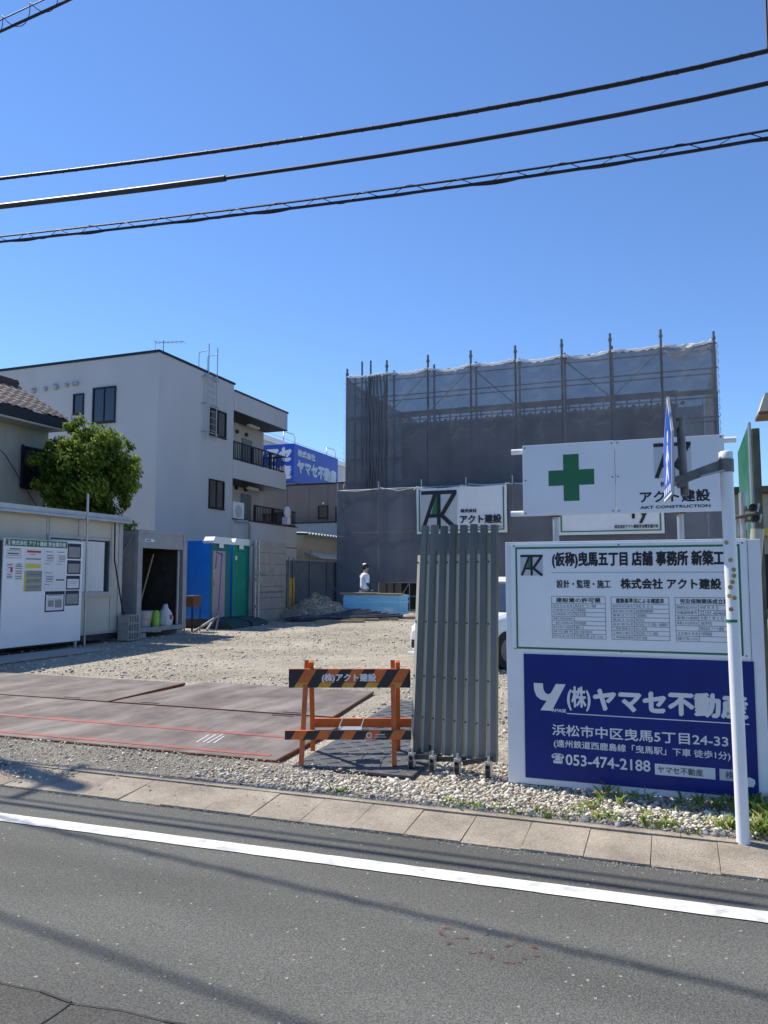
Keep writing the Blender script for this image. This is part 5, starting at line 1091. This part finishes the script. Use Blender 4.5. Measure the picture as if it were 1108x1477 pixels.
# ---- tree between house and container
def tree():
    t = thing('broadleaf_tree', 'round leafy tree between the tiled house and the apartment block', 'tree', (-14.75, 16.55, 0)); bx, by = -14.75, 16.55
    mb = MB(); mb.tube([(bx, by, 0), (bx + .05, by, 1.5), (bx - .02, by + .05, 3.0), (bx + .05, by, 4.2)], [.14, .12, .10, .05], m_bark, 9)
    cl = []
    rnd = random.Random(5)
    for k in range(84):
        u = 1 - 2 * (k + .5) / 84; a = k * 2.39996 + rnd.uniform(-.3, .3); rr = rnd.uniform(.62, 1.0) * (1 + .13 * math.sin(a * 3 + u * 5)) * rnd.choice((1, 1, 1, 1.07)); q = math.sqrt(1 - u * u)
        c = V((bx + 1.14 * rr * q * math.cos(a), by + 1.14 * rr * q * math.sin(a), 4.36 + 1.2 * rr * u)); cl.append((c, rnd.uniform(.14, .40)))
    for k in range(26):
        a = rnd.uniform(0, 6.283); u = rnd.uniform(-.7, 1); q = math.sqrt(1 - u * u); cl.append((V((bx + 1.3 * q * math.cos(a), by + 1.3 * q * math.sin(a), 4.40 + 1.32 * u)), rnd.uniform(.10, .2)))
    cl += [(V((bx + .9, by + .5, 2.75)), .35), (V((bx + .6, by + .1, 3.1)), .4), (V((bx - .3, by - .6, 3.2)), .4)]
    for c, r in cl[:18]: mb.tube([(bx, by, 3.0 + .5 * rnd.random()), tuple(V((bx, by, 3.6)).lerp(c, .5)), tuple(c)], [.05, .03, .012], m_bark, 5)
    mb.build('trunk', t)
    P = []; F = []; T = []
    for c, r in cl:
        base = rnd.uniform(.12, .88)
        for _ in range(int(430 * (r / .36) ** 2)):
            d = V((rnd.gauss(0, 1), rnd.gauss(0, 1), rnd.gauss(0, 1))).normalized() * r * rnd.uniform(.35, 1.08); p = c + d
            nrm = (d.normalized() + V((rnd.gauss(0, .6), rnd.gauss(0, .6), rnd.gauss(0, .6) + .5))).normalized(); x = nrm.cross(V((rnd.random(), rnd.random(), rnd.random()))).normalized(); y = nrm.cross(x)
            l = rnd.uniform(.05, .085); w = l * .42; o = len(P); P += [tuple(p - x * l), tuple(p + y * w + nrm * .008), tuple(p + x * l), tuple(p - y * w + nrm * .008)]; F.append((o, o + 1, o + 2, o + 3)); T += [min(1, max(0, base + rnd.gauss(0, .18)))] * 4
    o = rawmesh('crown', np.array(P) - np.array([bx, by, 0]), np.array(F), m_leaf, np.array(T)); o.parent = t
tree()
def bush(name, x, y, z, r, n, lab):
    P = []; F = []; T = []; rnd = random.Random(int(x * 100))
    for _ in range(n):
        d = V((rnd.gauss(0, 1), rnd.gauss(0, 1), rnd.gauss(0, 1))).normalized() * r * rnd.uniform(.3, 1.05); p = V((x, y, z)) + V((d.x, d.y, d.z * .8)); nrm = (d.normalized() + V((0, 0, .6))).normalized(); a = nrm.cross(V((rnd.random(), 1, rnd.random()))).normalized(); b = nrm.cross(a); l = .055; o = len(P)
        P += [tuple(p - a * l), tuple(p + b * l * .4), tuple(p + a * l), tuple(p - b * l * .4)]; F.append((o, o + 1, o + 2, o + 3)); T += [rnd.random()] * 4
    tag(rawmesh(name, np.array(P), np.array(F), m_leaf, np.array(T)), lab, 'shrub')
bush('shrub', -14.2, 17.75, 2.3, .75, 2600, 'low green shrub showing above the storage container beside the tree')

t = thing('taupe_building', 'taupe clad building with dark windows under the blue billboard', 'building', (-19, 42, 0)); Y0 = 40.0
mb = MB(); mb.box(-27, -12, Y0, 47, 0, 6.85, m_taupe)
for x in (-21.0, -19.6, -18.4, -17.1): mb.box(x, x + .02, Y0 - .003, Y0, 3, 6.8, m_trim)
mb.build('wall', t); mb = MB(); mb.box(-27.05, -11.95, Y0 - .05, 47.05, 6.851, 6.93, m_trim); mb.build('roof_edge', t)
window(t, (-19.0, Y0, 4.9), XR, ZU, .62, .72, .05, 0); window(t, (-17.9, Y0, 4.62), XR, ZU, 1.0, .92, .05, 0); window(t, (-23.3, Y0, 3.9), XR, ZU, 2.4, 1.35, .06, 2)
mb = MB(); mb.sphere((-18.65, Y0 - .03, 5.75), .08, m_board, 8); mb.build('wall_lamp', t)
t = thing('rooftop_billboard', 'blue box billboard with white lettering on the taupe building roof', 'billboard', (-21.8, 43, 6.9))
mb = MB(); mb.box(-23.6, -20.6, Y0 + .03, 46.35, 7.05, 9.36, m_bbox); bx_ = mb.build('box', t)
mb = MB(); mb.box(-23.5, -20.7, Y0 + .2, 46.2, 6.93, 7.049, m_board); mb.build('base', t)
mb = MB(); oo = (-20.6, 0, 0)
put_text(mb, '株式会社', (40.45, 42.9, 8.66, 9.12), oo, YR, ZU, m_board, .035, .01); put_text(mb, 'ヤマセ不動産', (40.4, 46.1, 7.62, 8.52), oo, YR, ZU, m_board, .07, .01); mb.build('lettering', bx_); mb = MB()
oo = (0, Y0 + .03, 0); put_text(mb, 'ヤマセ', (-23.4, -20.75, 8.28, 9.2), oo, XR, ZU, m_board, .07, .01); put_text(mb, '不動産', (-23.4, -20.75, 7.25, 8.12), oo, XR, ZU, m_board, .07, .01); mb.build('lettering', bx_)
t = thing('cream_shed', 'low cream shed with a wavy pale blue roof behind the grey fence', 'shed', (-18, 36, 0))
mb = MB(); mb.box(-21, -16.5, 33.1, 39.1, 0, 3.55, m_cream); mb.build('wall', t)
mb = MB(); vs = []
for i in range(141):
    y = 33.0 + i * .0437; w = .05 * math.sin(i * 1.5708 / 2); vs += [(-16.25, y, 3.62 + w), (-21, y, 3.85 + w), (-16.25, y, 3.52 + w * .2)]
mb.add(vs, [q for i in range(140) for q in ((3 * i, 3 * i + 3, 3 * i + 4, 3 * i + 1), (3 * i + 2, 3 * i + 5, 3 * i + 3, 3 * i))], m_slate, False); mb.build('roof', t)
mb = MB(); mb.add([(-16.49, 33.2, 2.75), (-15.6, 33.2, 2.45), (-15.6, 37.8, 2.45), (-16.49, 37.8, 2.75), (-16.49, 33.2, 2.70), (-15.6, 33.2, 2.40), (-15.6, 37.8, 2.40), (-16.49, 37.8, 2.70)], [(0, 1, 2, 3), (7, 6, 5, 4), (1, 5, 6, 2), (0, 4, 5, 1), (3, 2, 6, 7)], m_fwhite); mb.build('awning', t)
window(t, (-16.5, 37.9, 2.5), YR, ZU, .9, .7, .05, 0)
t = thing('blue_annex', 'pale blue grey wall between the taupe building and the cream shed roof', 'building', (-17, 39.6, 0))
mb = MB(); mb.box(-24, -12.5, 39.2, 39.9, 0, 4.55, m_slate); mb.build('wall', t); mb = MB(); mb.box(-24, -12.5, 39.15, 39.95, 4.551, 4.62, m_trim); mb.build('roof_edge', t)
t = thing('white_hall', 'long pale hall roof rising behind the blue billboard', 'building', (-35, 58, 0))
mb = MB(); mb.box(-48, -28, 47.5, 74, 0, 11.6, m_fwhite); mb.build('wall', t); mb = MB(); mb.box(-48.2, -27.8, 47.3, 74.2, 11.601, 12.0, m_board); mb.build('roof', t)
mb = MB()
for y in (53.0, 61.0): mb.tube([(-28.2, y, 12), (-28.2, y, 12.9), (-28.2, y + 1.6, 12.95), (-28.2, y + 1.9, 12.7), (-28.2, y + 1.9, 12)], .045, m_steel, 6)
mb.tube([(-28.2, 48, 12.35), (-28.2, 74, 12.35)], .03, m_steel, 6); mb.build('roof_rail', t)

# ---- right edge
t = thing('green_site_panel', 'streaky green metal panel seen edge on behind the sign', 'panel', (.8, 8.5, 0))
mb = MB(); mb.add([(.765, 8.6, 0), (.762, 9.9, 0), (.762, 9.9, 2.97), (.765, 8.6, 3.05), (.785, 8.6, 0), (.782, 9.9, 0), (.782, 9.9, 2.97), (.785, 8.6, 3.05)], [(0, 3, 2, 1), (4, 5, 6, 7), (3, 7, 6, 2), (0, 4, 7, 3)], m_rgreen); mb.build('sheet', t)
mb = MB(); mb.box(.762, .788, 8.50, 8.59, 0, 3.07, m_steel); mb.box(.79, .862, 8.48, 8.58, 0, 3.0, m_post); mb.build('post', t, .004)
for z in (.6, 1.5, 2.4): mb = MB(); mb.box(.79, .83, 8.6, 9.9, z, z + .06, m_post); mb.build('rail', t)
mb = MB(); mb.cyl((.515, 6.4, 0), (.515, 6.4, 2.14), .028, m_steel, 12); mb.cyl((.47, 6.5, 0), (.47, 6.5, 1.98), .018, m_steel, 10); t2 = mb.build('steel_post'); tag(t2, 'grey steel tube post with clamps behind the right end of the site sign', 'post')
mb = MB()
for z, dx in ((2.015, 0), (1.935, .012)):
    mb.tube([(.57 + dx, 6.22, z), (.585 + dx, 6.6, z + .01)], .021, m_darksteel, 12, False); mb.tube([(.572 + dx, 6.26, z), (.585 + dx, 6.6, z + .01)], .017, m_black, 8)
    mb.tube([(.571 + dx, 6.25, z), (.572 + dx, 6.29, z)], .030, m_darksteel, 12); mb.bar((.535, 6.30, z - .012), (.60, 6.28, z - .02), .02, .014, m_rust)
    mb.bar((.60 + dx, 6.27, z - .03), (.615 + dx, 6.27, z + .03), .014, .014, m_steel)
mb.bar((.46, 6.38, 1.95), (.58, 6.33, 1.97), .022, .02, m_brown); mb.build('clamp', t2)
mb = MB(); mb.tube([(.60, 6.35, 1.86), (.585, 6.34, 1.6), (.57, 6.34, 1.3)], [.05, .035, .03], m_zlit, 8); mb.build('tied_sheet', t2)
t = thing('green_shed', 'pale green shed with a dark eave at the right edge behind the sign', 'shed', (5, 36, 0))
mb = MB(); mb.box(1.9, 12, 33, 42, 0, 4.75, m_cream); mb.build('wall', t); mb = MB(); mb.box(1.6, 12.3, 32.5, 42, 4.76, 5.0, m_post); mb.build('roof', t)
mb = MB(); mb.box(2.6, 3.6, 32.95, 32.99, .3, 2.4, m_trim); mb.build('opening', t); mb = MB(); mb.box(2.3, 4.0, 32.6, 32.98, 3.1, 3.4, m_yell); mb.build('yellow_sign', t)
mb = MB(); mb.add([(1.43, 14, 4.25), (2.9, 14, 4.27), (2.9, 14, 4.6), (1.53, 14, 4.56), (1.43, 14.6, 4.25), (2.9, 14.6, 4.27), (2.9, 14.6, 4.6), (1.53, 14.6, 4.56)], [(0, 1, 2, 3), (7, 6, 5, 4), (3, 2, 6, 7), (0, 3, 7, 4), (1, 5, 6, 2)], m_cream); mb.box(1.42, 2.9, 13.99, 14.62, 4.20, 4.249, m_brown)
tag(mb.build('roof_eave'), 'beige roof corner with a brown underside at the right edge of the view', 'roof corner')
mb = MB(); mb.box(2.75, 2.85, 14.2, 14.4, 0, 4.2, m_cream); tag(mb.build('eave_post'), 'plain cream post carrying the beige roof corner', 'post')

# ================================================================== OVERHEAD CABLES
def span(pts, sag=0, n=10):
    """smooth curve through three points, carried on straight to both sides"""
    a, b, c = [V(p) for p in pts]; out = []
    d0, d1 = (b - a), (c - b)
    out.append(a - d0 * 1.1 + V((0, 0, .10)));
    for k in range(-2, n + 3):
        s = k / n; l0 = (s - .5) * (s - 1) / .5; l1 = s * (s - 1) / -.25; l2 = s * (s - .5) / .5
        out.append(a * l0 + b * l1 + c * l2)
    out.append(c + d1 * 2.5 + V((0, 0, .3))); return out
c1 = span([(-5.88, 5.3, 5.28), (-1.94, 5.2, 4.90), (.66, 5.1, 4.78)])
mb = MB(); mb.tube(c1, .015, m_wire, 10)
dd = []
for a, b in zip(c1, c1[1:]):
    n = int((b - a).length / .03)
    for k in range(n): p = a.lerp(b, k / n); th = (p.x) * 42; dd.append(p + V((0, math.cos(th) * .013, math.sin(th) * .013)))
mb.tube(dd, .006, m_wire, 5, False); tag(mb.build('overhead_cable'), 'uppermost of the three thick black overhead cables crossing the sky', 'cable', 'black cables over the road')
c2 = span([(-5.64, 5.1, 4.87), (-1.87, 5.0, 4.55), (.62, 4.92, 4.46)])
mb = MB(); mb.tube(c2, .0145, m_wire, 10); t = mb.build('overhead_cable'); tag(t, 'middle overhead cable with a thick grey sleeve on its left half', 'cable', 'black cables over the road')
mb = MB(); q = [p for p in c2 if p.x < -2.6]; p1 = c2[[i for i, p in enumerate(c2) if p.x >= -2.6][0]]; mb.tube(q[:-1] + [q[-1].lerp(p1, .0)], .024, m_wireg, 10); mb.build('sleeve', t)
c3 = span([(-6.51, 5.91, 5.015), (-2.19, 5.86, 4.71), (.716, 5.77, 4.57)])
def lashed(c, gap, lab, grp, extra=True, pitch=15, r0=.013):
    mb = MB(); mb.tube(c, r0, m_wire, 8); up = [p + V((0, 0, gap)) for p in c]; mb.tube(up, r0 * .62, m_wire, 6)
    if extra: mb.tube([p + V((0, .02, .012 + .006 * math.sin(i * 2))) for i, p in enumerate(c)], r0 * .6, m_wire, 6); mb.tube([p + V((0, .01, gap + .012)) for p in c], r0 * .4, m_wire, 5)
    dd = []
    for a, b in zip(c, c[1:]):
        n = max(2, int((b - a).length / .03))
        for k in range(n):
            p = a.lerp(b, k / n); th = p.x * pitch; r = gap * .62; dd.append(p + V((0, math.cos(th) * r * .8, gap / 2 + math.sin(th) * r + .008 * math.sin(th * .37))))
    mb.tube(dd, .0034, m_wire, 5, False); mb.tube([q + V((0, .012 * math.sin(q.x * 9), .010 * math.sin(q.x * 6.3) - .004)) for q in c[:1] + [a.lerp(b, k / 30) for a, b in zip(c, c[1:]) for k in range(30)]], r0 * .5, m_wire, 5, False); tag(mb.build('overhead_cable'), lab, 'cable', grp)
lashed(c3, .055, 'lowest overhead cable, a pair of lines wound with a thin spiral wire', 'black cables over the road')
c4 = span([(-9.0, 5.16, 6.35), (-5.18, 4.6, 6.09), (-2.0, 4.13, 5.95)]); lashed(c4, .10, 'spiral wound cable pair crossing the top left corner of the sky', 'black cables over the road', True, 18, .0085)
c5 = span([(-9.0, 4.4, 7.9), (-5.0, 3.7, 7.7), (-1.0, 3.0, 7.6)]); mb = MB(); mb.tube(c5, .018, m_wire, 8); tag(mb.build('overhead_cable'), 'higher black cable above the view whose shadow crosses the road', 'cable', 'black cables over the road')
mb = MB(); mb.tube([(.655, 5.1, 4.8), (.66, 5.12, 5.2), (.668, 5.15, 5.9)], .007, m_wire, 6); tag(mb.build('drop_wire'), 'thin black drop wire hanging vertically at the upper right edge', 'wire')
t = thing('utility_pole', 'concrete utility pole left of the view casting a shadow on the verge', 'utility pole', (-10.3, 6.2, 0))
mb = MB(); mb.tube([(-10.3, 6.2, 0), (-10.3, 6.2, 8.3)], [.15, .10], m_utpole, 14); mb.build('pole', t)
mb = MB(); mb.bar((-10.3, 5.8, 7.9), (-10.3, 6.6, 7.9), .05, .05, m_steel); mb.build('cross_arm', t)
